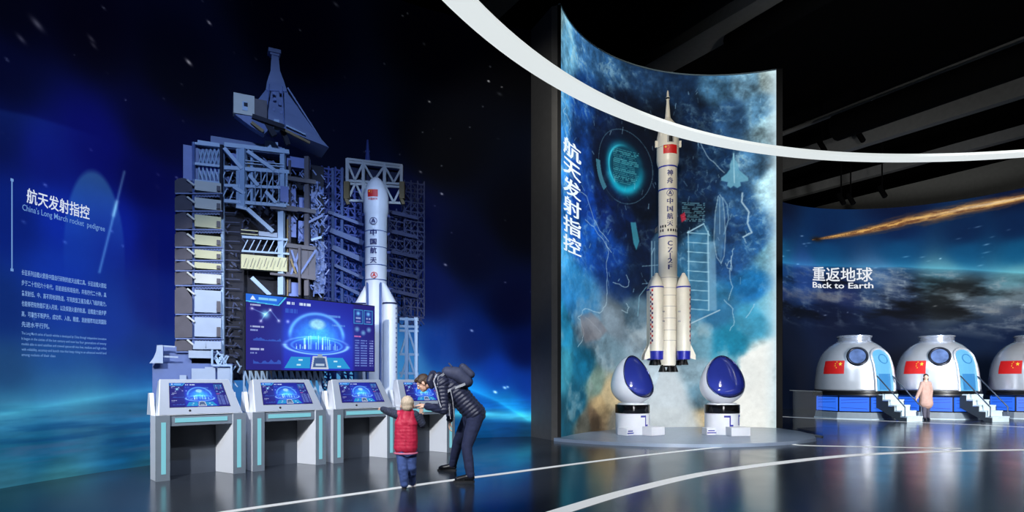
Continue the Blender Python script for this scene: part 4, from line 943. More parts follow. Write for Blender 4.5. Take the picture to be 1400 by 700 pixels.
# ================================================================== touch screen picture (shared by the wall screen and the consoles)
def ui_picture(nu, nv):
    U, V = np.meshgrid(np.linspace(0, 1, nu), np.linspace(0, 1, nv)); X = U * 1.9; Y = V
    img = np.zeros(U.shape + (3,)) + (34, 40, 168)
    img = img + (V[..., None] - 0.5) * np.array((16, 14, 46)) * -0.6
    side = np.clip((0.27 - U) * 30, 0, 1) * 0.75 + np.clip((U - 0.80) * 40, 0, 1) * 0.8
    img = over(img, side, (34, 28, 112))
    cx, cy = 0.515 * 1.9, 0.46
    r = np.hypot((X - cx) / 0.40, (Y - cy - 0.02) / 0.33); up = np.clip((Y - cy + 0.10) * 10, 0, 1)
    img = plus(img, np.exp(-(np.hypot((X - cx) / 0.55, (Y - cy) / 0.34)) ** 2 * 1.2), (18, 70, 86))
    img = plus(img, np.clip(1.05 - r, 0, 1) * up, (30, 110, 90)); img = plus(img, np.exp(-((r - 1) / 0.07) ** 2) * np.clip((Y - cy + 0.05) * 8, 0, 1), (60, 110, 80))
    img = over(img, np.clip(1.2 - np.hypot((X - cx) / 0.12, (Y - 0.66) / 0.075), 0, 1) * 2, (150, 216, 250))
    r2 = np.hypot((X - cx) / 0.47, (Y - 0.355) / 0.125)
    img = plus(img, np.exp(-((r2 - 1) / 0.07) ** 2) * (0.4 + 0.6 * (Y < 0.36)), (100, 140, 90)); img = plus(img, np.exp(-((r2 - 0.8) / 0.05) ** 2) * 0.5, (60, 120, 90))
    rs = random.Random(5)
    for k in range(26):
        x = cx + rs.uniform(-0.31, 0.31); h = rs.uniform(0.05, 0.26) * (1 - abs(x - cx) / 0.5); w = rs.uniform(0.004, 0.011)
        img = plus(img, (np.abs(X - x) < w) * ((Y > 0.30) & (Y < 0.30 + h)) * rs.uniform(0.4, 1), (100, 130, 80))
    g1 = fbm(X * 22, Y * 22, 3, 201); img = img * (1 + 0.5 * (np.clip(1.1 - r, 0, 1) * up * (g1 - 0.5))[..., None])
    def quad(p, rgb, a=1.0):
        nonlocal img
        img = over(img, inside(U, V, p) * a, rgb)
    quad([(0, 1), (0, 0.905), (0.215, 0.885), (0.262, 1)], (36, 110, 226)); quad([(0.22, 0.885), (0.232, 0.885), (0.282, 1), (0.268, 1)], (80, 200, 245)); quad([(0, 0.896), (0.23, 0.874), (0.23, 0.886), (0, 0.908)], (80, 200, 245))
    quad([(0.265, 0.03), (0.315, 0.19), (0.46, 0.19), (0.455, 0.03)], (40, 150, 214)); quad([(0.585, 0.03), (0.58, 0.19), (0.72, 0.19), (0.785, 0.03)], (40, 150, 214))
    for x, y in ((0.385, 0.145), (0.37, 0.075), (0.66, 0.135), (0.69, 0.06)): quad([(x - .015, y - .01), (x - .015, y + .01), (x + .015, y + .01), (x + .015, y - .01)], (190, 236, 250))
    quad([(0.462, 0.02), (0.478, 0.205), (0.585, 0.205), (0.604, 0.02)], (196, 206, 224)); quad([(0.478, 0.045), (0.49, 0.18), (0.573, 0.18), (0.588, 0.045)], (66, 92, 140)); quad([(0.50, 0.065), (0.50, 0.10), (0.57, 0.10), (0.57, 0.065)], (180, 200, 224)); quad([(0.51, 0.18), (0.52, 0.235), (0.55, 0.235), (0.56, 0.18)], (150, 170, 190))
    quad([(0.03, 0.93), (0.045, 0.985), (0.065, 0.93)], (225, 240, 255))
    def dashes(x0, x1, y, h, rgb, a, seed, dens=0.42):
        nonlocal img
        n = fbm(U * 150 + seed, np.full_like(U, seed * 3.3), 2, 211 + seed); img = over(img, ((U > x0) & (U < x1) & (np.abs(V - y) < h) & (n > dens)) * a, rgb)
    dashes(0.085, 0.21, 0.95, 0.018, (140, 214, 250), 0.9, 1, 0.3); dashes(0.28, 0.46, 0.925, 0.018, (214, 232, 255), 0.95, 2, 0.45)
    dashes(0.03, 0.10, 0.86, 0.012, (200, 214, 245), 0.8, 3, 0.2); dashes(0.03, 0.12, 0.575, 0.012, (200, 214, 245), 0.8, 4, 0.3); dashes(0.03, 0.08, 0.525, 0.01, (160, 180, 235), 0.8, 5, 0.3); dashes(0.03, 0.12, 0.275, 0.012, (200, 214, 245), 0.8, 6, 0.3); dashes(0.03, 0.08, 0.225, 0.01, (150, 170, 230), 0.7, 7, 0.3)
    for y, sd in ((0.42, 8), (0.11, 9)):
        n = fbm(U * 40, V * 0 + sd, 3, 231 + sd); img = over(img, ((U > 0.05) & (U < 0.24) & (V > y - 0.03) & (V < y - 0.04 + 0.09 * n)) * 0.65, (60, 110, 214))
    img = plus(img, np.exp(-(np.hypot((X - 0.25), (Y - 0.745)) / 0.05) ** 2), (110, 190, 130))
    for x, y in ((0.04, 0.81), (0.165, 0.81), (0.1, 0.65), (0.225, 0.67), (0.29, 0.67)): img = plus(img, np.exp(-(np.hypot((X - x * 1.9), (Y - y)) / 0.022) ** 2), (120, 120, 90))
    for (a, b) in (((0.04, 0.81), (0.13, 0.745)), ((0.165, 0.81), (0.13, 0.745)), ((0.1, 0.65), (0.13, 0.745)), ((0.225, 0.67), (0.165, 0.81))): img = plus(img, np.exp(-(seg_dist(X, Y, [(a[0] * 1.9, a[1]), (b[0] * 1.9, b[1])]) / 0.007) ** 2), (50, 70, 60))
    for x in (0.815, 0.905):
        fr = (np.abs(U - x - 0.04) < 0.04) & (np.abs(V - 0.82) < 0.11); inn = (np.abs(U - x - 0.04) < 0.035) & (np.abs(V - 0.82) < 0.10)
        img = over(img, (fr & ~inn) * 0.8, (70, 170, 226)); img = over(img, inn * 0.45, (24, 70, 160)); img = plus(img, np.exp(-(np.hypot((X - (x + 0.04) * 1.9) / 0.03, (Y - 0.87) / 0.03)) ** 2), (90, 150, 120)); dashes(x + 0.02, x + 0.06, 0.80, 0.012, (180, 200, 245), 0.7, 12, 0.3); dashes(x + 0.02, x + 0.06, 0.75, 0.01, (180, 160, 225), 0.6, 13, 0.3)
    for x, y in ((0.845, 0.63), (0.95, 0.63), (0.90, 0.58)): img = over(img, np.clip(1.3 - np.hypot((X - x * 1.9) / 0.04, (Y - y) / 0.04), 0, 1) * 0.8, (120, 180, 230))
    dashes(0.82, 0.88, 0.52, 0.012, (220, 120, 190), 0.8, 14, 0.2)
    for k in range(11):
        y = 0.46 - 0.038 * k; dashes(0.825, 0.865, y, 0.009, (120, 150, 226), 0.75, 15 + k, 0.25); dashes(0.875, 0.935, y, 0.009, (120, 150, 226), 0.75, 27 + k, 0.2); dashes(0.955, 0.99, y, 0.009, (150, 170, 236), 0.75, 40 + k, 0.3)
    dashes(0.58, 0.70, 0.79, 0.016, (110, 170, 240), 0.7, 60, 0.2); dashes(0.63, 0.74, 0.66, 0.014, (110, 170, 240), 0.6, 61, 0.3); dashes(0.27, 0.36, 0.82, 0.03, (70, 130, 226), 0.5, 62, 0.45)
    return img
m_ui = print_mat('touch_screen_picture', 1.0)
def screen_mesh(name, c00, cx, cy, nu, nv, parent, local=False):
    """picture grid from its lower left corner along two edge vectors"""
    u, v = np.meshgrid(np.linspace(0, 1, nu), np.linspace(0, 1, nv))
    P = np.array(c00) + u[..., None] * np.array(cx) + v[..., None] * np.array(cy)
    o = grid_mesh(name, P, ui_picture(nu, nv), m_ui, None if local else parent)
    if local: o.parent = parent; WM[o] = WM[parent].copy()
    return o

# ================================================================== touch consoles
m_cwhite = mat('console_white', (228, 230, 234), 0.32, vary=0.015, coat=0.2)
m_cgrey = mat('console_grey_face', (112, 122, 132), 0.4)
m_cbezel = mat('console_bezel', (158, 165, 176), 0.35, vary=0.015)
m_crecess = mat('console_recess', (66, 72, 82), 0.5)
m_cyan = glow('cyan_light_strip', (122, 192, 206), 0.9)
m_btn = mat('button_black', (14, 14, 16), 0.4)
CW = 1.18
def make_console(label, loc, yaw):
    """front left foot at the origin, x along the front, y towards the back"""
    t = thing('touch_console', label, 'console', loc, yaw, 'touch consoles before the launch tower')
    L_ = dict(local=True)
    H = 0.875
    for side in (0, 1):
        X = (lambda x: x) if side == 0 else (lambda x: CW - x)
        def poly(p): q = [(X(x), y) for x, y in p]; return q if side == 0 else q[::-1]
        lg = MB().extrude(poly([(0.012, 0.012), (0.17, 0.012), (0.29, 0.50), (0.09, 0.56), (0.012, 0.30)]), 0.0, H).build('leg', m_cwhite, t, bevel=0.004, **L_)
        MB().extrude(poly([(0.006, 0.0), (0.178, 0.0), (0.178, 0.012), (0.006, 0.012)]), 0.0, H + 0.004).build('front_face', m_cgrey, lg, **L_)
        MB().extrude(poly([(0.072, -0.004), (0.128, -0.004), (0.128, 0.004), (0.072, 0.004)]), 0.09, H - 0.09).build('light_strip', m_cyan, lg, **L_)
        if side == 0: MB().extrude([(0.182, 0.016), (0.186, 0.014), (0.296, 0.47), (0.29, 0.48)], 0.0, H).build('shaded_inner_face', m_cgrey, lg, **L_)  # grey sheet on the left leg alone: the chamfer's shade as colour
    ap = MB().box((CW / 2, 0.12, 0.80), (CW - 0.36, 0.16, 0.15)).build('apron', m_cgrey, t, bevel=0.006, **L_)
    MB().box((CW / 2, 0.036, 0.805), (CW - 0.50, 0.012, 0.06)).build('light_strip', m_cyan, ap, **L_)
    MB().box((CW / 2, 0.47, 0.44), (CW - 0.5, 0.04, 0.88)).build('back_panel', m_crecess, t, **L_)
    MB().box((CW / 2, 0.30, 0.865), (CW - 0.36, 0.46, 0.02)).build('desk_underside', m_crecess, t, **L_)
    # sloping head
    b = [(0.04, 0.02, H), (CW - 0.04, 0.02, H), (CW - 0.10, 0.52, H), (0.10, 0.52, H)]
    tp = [(0.13, 0.335, 1.365), (CW - 0.13, 0.335, 1.365), (CW - 0.15, 0.50, 1.34), (0.15, 0.50, 1.34)]
    hd = MB().prism(b, tp).build('head', m_cwhite, t, bevel=0.008, **L_)
    b0, b1, t0_, t1_ = (np.array(p) for p in (b[0], b[1], tp[0], tp[1]))
    nrm = np.cross(b1 - b0, t0_ - b0); nrm /= np.linalg.norm(nrm)
    def fp(u, v, o=0.0): return (b0 * (1 - u) + b1 * u) * (1 - v) + (t0_ * (1 - u) + t1_ * u) * v + nrm * o
    MB().slab(lambda u, v, w: fp(0.012 + 0.976 * u, 0.015 + 0.97 * v, -0.005 + 0.012 * w), 1, 1).build('bezel', m_cbezel, hd, **L_)
    s0, s1, s2, s3 = fp(0.125, 0.20, 0.008), fp(0.875, 0.20, 0.008), fp(0.875, 0.885, 0.008), fp(0.125, 0.885, 0.008)
    MB().slab(lambda u, v, w: (s0 * (1 - u) + s1 * u) * (1 - v) + (s3 * (1 - u) + s2 * u) * v + nrm * (-0.004 + 0.006 * w), 1, 1).build('screen_frame', m_btn, hd, **L_)
    nu, nv = 150, 80
    u, v = np.meshgrid(np.linspace(0.006, 0.994, nu), np.linspace(0.01, 0.99, nv)); u = u[..., None]; v = v[..., None]
    P = (s0 * (1 - u) + s1 * u) * (1 - v) + (s3 * (1 - u) + s2 * u) * v + nrm * 0.004
    sc_o = grid_mesh('screen', P, ui_picture(nu, nv), m_ui); sc_o.parent = hd; WM[sc_o] = WM[t].copy()
    c = fp(0.36, 0.105, 0.008); MB().prism([c + 0.017 * (np.array((1, 0, 0)) * math.cos(k * math.pi / 6) + np.cross(nrm, (1, 0, 0)) * math.sin(k * math.pi / 6)) for k in range(12)], [c + nrm * 0.01 + 0.014 * (np.array((1, 0, 0)) * math.cos(k * math.pi / 6) + np.cross(nrm, (1, 0, 0)) * math.sin(k * math.pi / 6)) for k in range(12)]).build('button', m_btn, hd, **L_)
    for side in (0, 1):
        x = 0.02 if side == 0 else CW - 0.02
        MB().prism([(x, 0.30, H), (x, 0.52, H), (x, 0.46, H + 0.30), (x, 0.38, H + 0.30)], [(x + (0.05 if side == 0 else -0.05), y, z) for y, z in ((0.30, H), (0.52, H), (0.46, H + 0.30), (0.38, H + 0.30))]).build('head_bracket', m_cwhite, hd, **L_)
    return t
CON = [((-4.74, 8.16), (-3.88, 8.97), 'touch console nearest the camera, at the left end of the row'), ((-3.83, 9.07), (-2.99, 9.90), 'touch console second from the left end, under the left of the wall screen'),
       ((-2.90, 9.97), (-2.06, 10.73), 'touch console third from the left end, under the right of the wall screen'), ((-1.97, 10.80), (-1.09, 11.55), 'touch console at the far right end, a man leaning over it')]
con0 = None
for a, b, lab in CON:
    d = np.array(b) - np.array(a); yaw = math.atan2(d[1], d[0])
    if con0 is None: con0 = make_console(lab, (*a, 0), yaw)
    else:
        r = con0.copy(); COL.objects.link(r); r['label'] = lab
        for ch in list(con0.children):
            c = ch.copy(); COL.objects.link(c); c.parent = r
            for g_ in list(ch.children): e = g_.copy(); COL.objects.link(e); e.parent = c
        move(r, (*a, 0), yaw)

# ================================================================== big screen over the consoles
A0 = at(336, 505.5, 9.2); A1 = at(511.6, 507.3, 10.95); T0 = at(336, 401, 9.2); T1 = at(511.6, 419, 10.95)
dx = A1 - A0; up_ = T0 - A0; n_ = np.cross(dx, up_); n_ /= np.linalg.norm(n_)
bs_ = thing('wall_screen', 'big blue data screen hung above the consoles before the launch tower', 'screen', tuple((A0 + A1) / 2))
def sp(u, v, o=0.0): return (A0 * (1 - u) + A1 * u) * (1 - v) + (T0 * (1 - u) + T1 * u) * v + n_ * o
MB().slab(lambda u, v, w: sp(-0.006 + 1.012 * u, -0.012 + 1.024 * v, -0.07 + 0.068 * w), 1, 1).build('casing', m_btn, bs_)
u, v = np.meshgrid(np.linspace(0, 1, 360), np.linspace(0, 1, 190))
u = u[..., None]; v = v[..., None]
P = (A0 * (1 - u) + A1 * u) * (1 - v) + (T0 * (1 - u) + T1 * u) * v + n_ * 0.002
grid_mesh('screen', P, ui_picture(360, 190), m_ui, bs_)
for uu in (0.25, 0.75):
    p = sp(uu, 0.5, -0.05); MB().bar(p, p - n_ * 0.30, 0.09, 0.3).build('mount_arm', m_duct, bs_)
# ================================================================== launch tower model behind the consoles
m_cream = mat('tower_cream_panel', (184, 188, 184), 0.6, vary=0.06, scale=4)
m_tdim = mat('tower_shaded_steel', (44, 56, 92), 0.6, vary=0.1)  # darkened copy of the steel: shade inside the tower put into colour
m_creamy = mat('tower_yellow_panel', (188, 188, 152), 0.6, vary=0.06, scale=4)
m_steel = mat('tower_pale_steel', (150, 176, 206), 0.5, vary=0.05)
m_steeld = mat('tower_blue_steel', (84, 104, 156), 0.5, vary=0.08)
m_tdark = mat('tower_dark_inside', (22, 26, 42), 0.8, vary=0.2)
m_brown = mat('tower_brown_panel', (76, 74, 84), 0.6, vary=0.12)
m_tblue = mat('tower_blue_panel', (92, 112, 178), 0.5, vary=0.08)
m_roof = mat('tower_roof_grey', (104, 120, 160), 0.6, vary=0.08, scale=3)
m_ochre = mat('tower_ochre_duct', (118, 102, 66), 0.6)
m_podium = mat('tower_podium_white', (150, 166, 190), 0.55, vary=0.05)
TP = Plane(-5.20, 9.50, 1.96, 1.0)
lt = thing('launch_tower', 'tall stepped service tower model with cone roof rising behind the left consoles', 'tower', tuple(TP(330, 600)[:2]) + (0,))
def tb(name, x0, y0, x1, y1, m, front=0.0, depth=0.3, parent=None, kind=None, bevel=0):
    """upright box of the tower, face corners given in image pixels, cast onto the tower plane; front = metres it stands proud"""
    parent = parent or lt
    a = TP(x0, y1, front); b = TP(x1, y1, front); zt_ = (TP(x0, y0, front)[2] + TP(x1, y0, front)[2]) / 2; zb_ = (a[2] + b[2]) / 2
    n = np.array((*TP.n, 0)) * depth
    q = [np.array((a[0], a[1], zb_)), np.array((b[0], b[1], zb_)), np.array((b[0], b[1], zb_)) - n, np.array((a[0], a[1], zb_)) - n]
    o = MB().prism(q, [p + (0, 0, zt_ - zb_) for p in q]).build(name, m, parent, bevel=bevel)
    if kind: o['kind'] = kind
    return o
def tbar(name, x0, y0, x1, y1, w, m, off=0.0, parent=None, h=None):
    w = w * 0.74
    return MB().bar(TP(x0, y0, off), TP(x1, y1, off), w, h or w).build(name, m, parent or lt)
# shaft bodies
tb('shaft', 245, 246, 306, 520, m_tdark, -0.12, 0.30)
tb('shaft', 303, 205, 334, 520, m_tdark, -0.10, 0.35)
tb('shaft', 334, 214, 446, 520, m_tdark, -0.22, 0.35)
tb('side_wall', 240, 246, 246, 500, m_brown, -0.05, 0.26)
tbar('corner_post', 265, 196, 265, 480, 0.05, m_steeld, 0.05); tbar('corner_post', 304.5, 205, 304.5, 500, 0.06, m_steel, 0.03); tbar('corner_post', 303, 200, 303, 300, 0.06, m_tdark, 0.06)
# stacked balconies
for i, (y0, y1) in enumerate(((251, 264), (274, 288), (297, 313), (324, 337), (344, 355), (361, 369), (376, 389), (398, 428), (435, 461), (467, 479))):
    m_ = (m_cream, m_cream, m_creamy, m_creamy, m_creamy, m_creamy, m_cream, m_podium, m_podium, m_podium)[i]
    b = tb('balcony', 266, y0, 302, y1, m_, 0.10, 0.22)
    l0 = y0 - 6 if i < 9 else y0 - 2
    a0_ = TP(239, y1 + 1, 0.02); a1_ = TP(263, y1 + 1, 0.12); h_ = TP(239, l0, 0.02)[2] - a0_[2]; nn = np.array((*TP.n, 0)) * 0.05
    pl_ = []
    for k in range(6):
        t = k / 5; c = a0_ * (1 - t) + a1_ * t; pl_.append((c, h_ * (0.86 + 0.14 * math.sin(min(t * 4, 1) * math.pi / 2)) * (1 - 0.45 * max(0, t - 0.55) / 0.45)))
    mb = MB(); bot = [p for p, _ in pl_]; top = [p + (0, 0, hh) for p, hh in pl_]
    ring = bot + top[::-1]; mb.prism([p - nn for p in ring], [p + nn * 0.2 for p in ring]); mb.build('side_leaf', m_brown, b)
    tbar('ledge', 240, y1 + 2.5, 304, y1 + 2.5, 0.03, m_steeld, 0.08, b, 0.02)
    mb = MB()
    nb = 9
    for k in range(nb):
        xa = 267 + k * 36 / nb; xb = 267 + (k + 1) * 36 / nb
        yb = min(y1 + 9, (y1 + 7)); mb.bar(TP(xa, y1 + 3, 0.06), TP(xb, yb, 0.06), 0.015); mb.bar(TP(xb, y1 + 3, 0.06), TP(xa, yb, 0.06), 0.015)
    o = mb.build('railing_lattice', m_steeld, b); o['kind'] = 'stuff'
    tb('control_box', 296, (y0 + y1) / 2, 301, y1, m_brown, 0.14, 0.05, b)
    tbar('corner_bracket', 256, y0 - 2, 266, y0 + 6, 0.035, m_cream, 0.13, b)
# upper corner block
tb('corner_column', 250.5, 199, 263, 247, m_tblue, 0.02, 0.25); tb('corner_column', 263, 201, 272, 250, m_steeld, -0.02, 0.2)
tb('louvre_panel', 273, 203, 302, 226, m_steeld, -0.04, 0.08); tb('louvre_panel', 273, 232, 302, 249, m_tblue, -0.06, 0.08)
for y in (198.5, 226, 249): tbar('floor_beam', 264, y - 1, 304, y + 3, 0.05, m_steel, 0.05)
mb = MB()
for k in range(6):
    xa = 272 + k * 5.4; mb.bar(TP(xa, 204, 0), TP(xa + 5.4, 225, 0), 0.02); mb.bar(TP(xa + 5.4, 204, 0), TP(xa, 225, 0), 0.02); mb.bar(TP(xa, 230, 0), TP(xa + 5.4, 248, 0), 0.02); mb.bar(TP(xa, 226, 0), TP(xa, 249, 0), 0.02)
o = mb.build('fine_lattice', m_steel, lt); o['kind'] = 'stuff'
tb('roof_slab', 288, 192, 386, 207, m_roof, -0.05, 0.35); tb('roof_slab', 270, 195, 300, 201, m_steel, 0.05, 0.4)
# bright lattice frame
for x, w in ((331, 0.15), (344, 0.05), (386, 0.10)): tbar('post', x, 206, x, 286, w, m_steel, 0.08)
tbar('post', 325, 204, 325, 284, 0.06, m_steel, 0.10); tbar('post', 391, 236, 391, 284, 0.04, m_steel, 0.12)
for y0, y1, w in ((201, 211, 0.09), (232, 238, 0.08), (256, 259.5, 0.06), (277, 284, 0.07)): tbar('cross_beam', 306, y0, 394, y1, w, m_steel, 0.10)
for y0, y1 in ((226, 231), (222, 228)): tbar('hand_rail', 330, y0, 388, y1, 0.02, m_steel, 0.12)
for p in ((337, 210, 374, 236), (340, 243, 352, 257), (362, 265, 376, 280), (306, 206, 330, 234), (318, 258, 334, 268)): tbar('diagonal_brace', *p, 0.075, m_steel, 0.12)
for x in range(300, 388, 11):
    tbar('diagonal_brace', x, 257, x + 9, 236 if x > 320 else 232, 0.022, m_steel, 0.06); tbar('diagonal_brace', x, 280, x + 10, 259, 0.022, m_steel, 0.06)
for x in range(348, 384, 8): tbar('upright', x, 236, x, 281, 0.016, m_steel, 0.13)
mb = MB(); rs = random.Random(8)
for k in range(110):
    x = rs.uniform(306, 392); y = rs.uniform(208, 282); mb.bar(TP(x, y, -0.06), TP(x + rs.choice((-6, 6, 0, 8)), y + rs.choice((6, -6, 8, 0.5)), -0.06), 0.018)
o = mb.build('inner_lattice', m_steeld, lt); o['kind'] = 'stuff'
tb('pipe_block', 316, 210, 326, 228, m_tblue, 0.0, 0.1); tb('pipe_block', 324, 238, 334, 256, m_tblue, 0.12, 0.1); tb('pipe_block', 382, 258, 393, 279, m_tblue, 0.14, 0.1); tb('ochre_box', 337, 222, 347, 230, m_ochre, 0.02, 0.08)
# middle decks and column
tbar('post', 384, 288, 384, 404, 0.12, m_steel, 0.08); tb('deck_slab', 353, 319, 378, 325, m_podium, 0.10, 0.2); tbar('cross_beam', 330, 326, 392, 330, 0.05, m_steel, 0.12)
tbar('diagonal_brace', 337, 288, 372, 319, 0.085, m_steel, 0.12); tbar('diagonal_brace', 322, 285, 336, 288, 0.06, m_steel, 0.12); tbar('diagonal_brace', 343, 381, 368, 405, 0.085, m_steel, 0.12)
tbar('cross_beam', 330, 345, 394, 349, 0.04, m_steel, 0.12); tb('deck_panel', 329, 352, 391, 371, m_creamy, 0.14, 0.12); tbar('cross_beam', 368, 376, 402, 379, 0.05, m_brown, 0.14)
for x in range(330, 386, 9): tbar('truss_diagonal', x, 346, x + 8, 330, 0.02, m_steel, 0.11); tbar('deck_rail', x + 2, 368, x + 6, 356, 0.012, m_brown, 0.215)
tbar('cross_beam', 368, 287, 405, 291, 0.05, m_brown, 0.14); tbar('hand_rail', 329, 316, 352, 318, 0.02, m_creamy, 0.1); tbar('hand_rail', 329, 321, 352, 323, 0.02, m_creamy, 0.1)
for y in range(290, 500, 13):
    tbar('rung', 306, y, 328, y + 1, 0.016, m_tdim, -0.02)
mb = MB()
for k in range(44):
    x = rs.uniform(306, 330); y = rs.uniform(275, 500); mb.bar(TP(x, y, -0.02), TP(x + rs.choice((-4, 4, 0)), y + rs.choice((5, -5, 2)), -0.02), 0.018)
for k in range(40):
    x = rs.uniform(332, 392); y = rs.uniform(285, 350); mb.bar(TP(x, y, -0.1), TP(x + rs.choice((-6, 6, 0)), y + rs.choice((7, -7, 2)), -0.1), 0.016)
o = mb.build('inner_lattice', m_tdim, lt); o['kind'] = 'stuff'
# right hand service shaft
tb('blue_panel', 393, 296, 405, 324, m_tblue, 0.0, 0.1); tb('blue_panel', 408, 302, 416, 330, m_tblue, 0.0, 0.1); tb('blue_panel', 392, 386, 408, 405, m_tblue, 0.0, 0.1); tb('blue_panel', 398, 255, 405, 285, m_tblue, -0.04, 0.1); tb('blue_panel', 392, 216, 424, 230, m_tblue, 0.02, 0.2); tb('blue_panel', 409, 270, 416, 290, m_tblue, 0, .1)
tbar('brown_post', 419, 216, 419, 405, 0.10, m_brown, 0.06); tbar('brown_post', 408, 340, 408, 405, 0.05, m_brown, 0.14); tbar('brown_post', 396, 220, 396, 400, 0.05, m_brown, 0.02)
for y0, y1 in ((246, 252), (286, 292), (337, 342), (376, 382)): tbar('brown_beam', 390, y0, 430, y1, 0.09, m_brown, 0.10)
tb('crane_cabin', 394, 340, 430, 378, m_brown, 0.10, 0.25)
for p in ((396, 378, 409, 342), (409, 376, 430, 344), (397, 344, 407, 376)): tbar('cabin_brace', *p, 0.045, m_steeld, 0.12)
tbar('ochre_pipe', 393, 300, 393, 405, 0.03, m_ochre, 0.03); tbar('ochre_pipe', 396, 356, 403, 376, 0.04, m_ochre, 0.13)
tb('side_cabinet', 426, 246, 436, 330, m_steeld, -0.06, 0.2); tb('side_cabinet', 430, 328, 445, 400, m_steeld, -0.10, 0.2); tbar('bracket', 424, 330, 438, 326, 0.05, m_steel, 0.1); tbar('bracket', 420, 306, 440, 296, 0.05, m_steeld, 0.08)
mb = MB()
for k in range(110):
    x = rs.uniform(424, 446); y = rs.uniform(246, 402); mb.bar(TP(x, y, rs.uniform(0, 0.06)), TP(x + rs.choice((-5, 5, 0)), y + rs.choice((7, -7, 1)), 0.03), 0.02)
for k in range(50):
    x = rs.uniform(392, 428); y = rs.uniform(230, 336); mb.bar(TP(x, y, 0.02), TP(x + rs.choice((-5, 5, 0)), y + rs.choice((7, -7, 1)), 0.03), 0.018)
o = mb.build('side_lattice', m_steeld, lt); o['kind'] = 'stuff'
# cone roof with mast, cabin under it
cb_ = TP(392, 196, -0.10)
def roof_ring(pts, off_f, off_b):
    return [TP(pts[0], pts[2], off_f), TP(pts[1], pts[3], off_f), TP(pts[1] - 2, pts[3], off_b), TP(pts[0] + 2, pts[2], off_b)]
rings = [roof_ring((337, 446, 165, 208), 0.24, -0.30), roof_ring((345, 436, 152, 196), 0.22, -0.28), roof_ring((352, 423, 141, 172), 0.16, -0.24), roof_ring((358, 408, 132, 148), 0.10, -0.2), roof_ring((363, 392, 124, 126), 0.04, -0.16), roof_ring((365, 389, 112, 113), 0.0, -0.14), roof_ring((370, 383, 96, 96), -0.02, -0.12), roof_ring((371.5, 381, 74, 74), -0.03, -0.11)]
mb = MB(); V = [p for r in rings for p in r]; F = [(0, 1, 2, 3)[::-1]] + [(4 * i + k, 4 * i + (k + 1) % 4, 4 * i + 4 + (k + 1) % 4, 4 * i + 4 + k) for i in range(len(rings) - 1) for k in range(4)] + [tuple(4 * (len(rings) - 1) + k for k in range(4))]
rf = mb.add(V, F).build('cone_roof', m_roof, lt)
tb('mast_cap', 367, 67, 384, 72, m_roof, 0.02, 0.18, rf); tb('mast_cap', 369.5, 71, 382, 75, m_roof, -0.01, 0.12, rf)
tbar('roof_rib', 364, 125, 391, 127, 0.03, m_steeld, 0.06, rf); tbar('roof_rib', 391, 127, 442, 206, 0.03, m_roof, 0.2, rf); tbar('roof_rib', 366, 124, 362, 172, 0.02, m_steeld, 0.26, rf); tbar('roof_rib', 383, 126, 386, 180, 0.02, m_steeld, 0.26, rf); tbar('roof_rib', 388, 180, 414, 192, 0.03, m_steel, 0.28, rf)
for x, y in ((371, 132), (380, 130), (372, 140), (379, 146), (371, 154), (381, 158)): tb('roof_vent', x, y, x + 3.5, y + 4, m_steeld, 0.20, 0.05, rf)
tb('roof_post', 372, 172, 379, 186, m_steel, 0.28, 0.1, rf)
cab = tb('cabin', 317.5, 143.5, 345, 170, m_cream, 0.42, 0.16); tb('cabin_side', 345, 149, 362, 180, m_brown, 0.38, 0.2, cab); tb('cabin_window', 329, 153.5, 336, 165, m_steel, 0.43, 0.02, cab); tb('window_shade', 331, 155, 336, 160, m_tdark, 0.435, 0.02, cab)
mb = MB(); q = [TP(319, 169, .40), TP(345, 172, .40), TP(366, 186, .36), TP(358, 194, .36), TP(340, 184, .38)]; nn = np.array((*TP.n, 0)) * 0.16
mb.prism([p - nn for p in q], q); mb.build('bracket', m_steeld, cab)
tbar('ochre_duct', 341, 180, 357, 192, 0.06, m_ochre, 0.40, cab); tbar('crane_boom', 342, 172, 384, 186, 0.09, m_tdark, 0.40, cab); tbar('crane_boom', 362, 180, 372, 196, 0.12, m_tdark, 0.34, cab); tbar('crane_boom', 384, 186, 420, 204, 0.05, m_ochre, 0.30, cab); tbar('crane_boom', 384, 184, 392, 204, 0.1, m_tdark, 0.2, cab)
tb('roof_turret', 362, 193, 380, 204, m_steel, 0.0, 0.2)
# podium with steps at the foot
pd = tb('podium', 209, 497, 318, 640, m_steeld, 0.10, 0.45)
fin = [(216, 473), (224, 473), (224, 497), (206, 497), (212, 489), (215, 481)]
MB().prism([TP(x, y, 0.20) for x, y in fin], [TP(x, y, 0.26) for x, y in fin]).build('podium_fin', m_podium, pd)
tb('podium_wall', 224, 474, 262, 497, m_steeld, 0.04, 0.2, pd); tbar('podium_rail', 224, 474, 240, 475, 0.03, m_podium, 0.2, pd); tbar('podium_rail', 224, 488, 244, 489, 0.03, m_podium, 0.2, pd)
for x0, y0, x1, y1 in ((264, 471, 282, 478), (281, 468, 302, 478), (258, 480, 290, 490), (262, 504, 280, 640), (280, 502, 294, 640), (297, 502, 316, 640), (246, 513, 255, 640)): tb('podium_block', x0, y0, x1, y1, m_podium, 0.16, 0.12, pd)
tbar('podium_rail', 290, 479, 290, 500, 0.035, m_steel, 0.2, pd); tbar('podium_rail', 290, 500, 316, 500, 0.035, m_steel, 0.2, pd); tbar('podium_rail', 316, 500, 316, 640, 0.035, m_steel, 0.2, pd)
mb = MB()
for k in range(30):
    x = rs.uniform(292, 330); y = rs.uniform(478, 500) if x < 316 else rs.uniform(486, 600); mb.bar(TP(x, y, 0.12), TP(x + rs.choice((-5, 5, 0)), y + rs.choice((9, 7)), 0.14), 0.018)
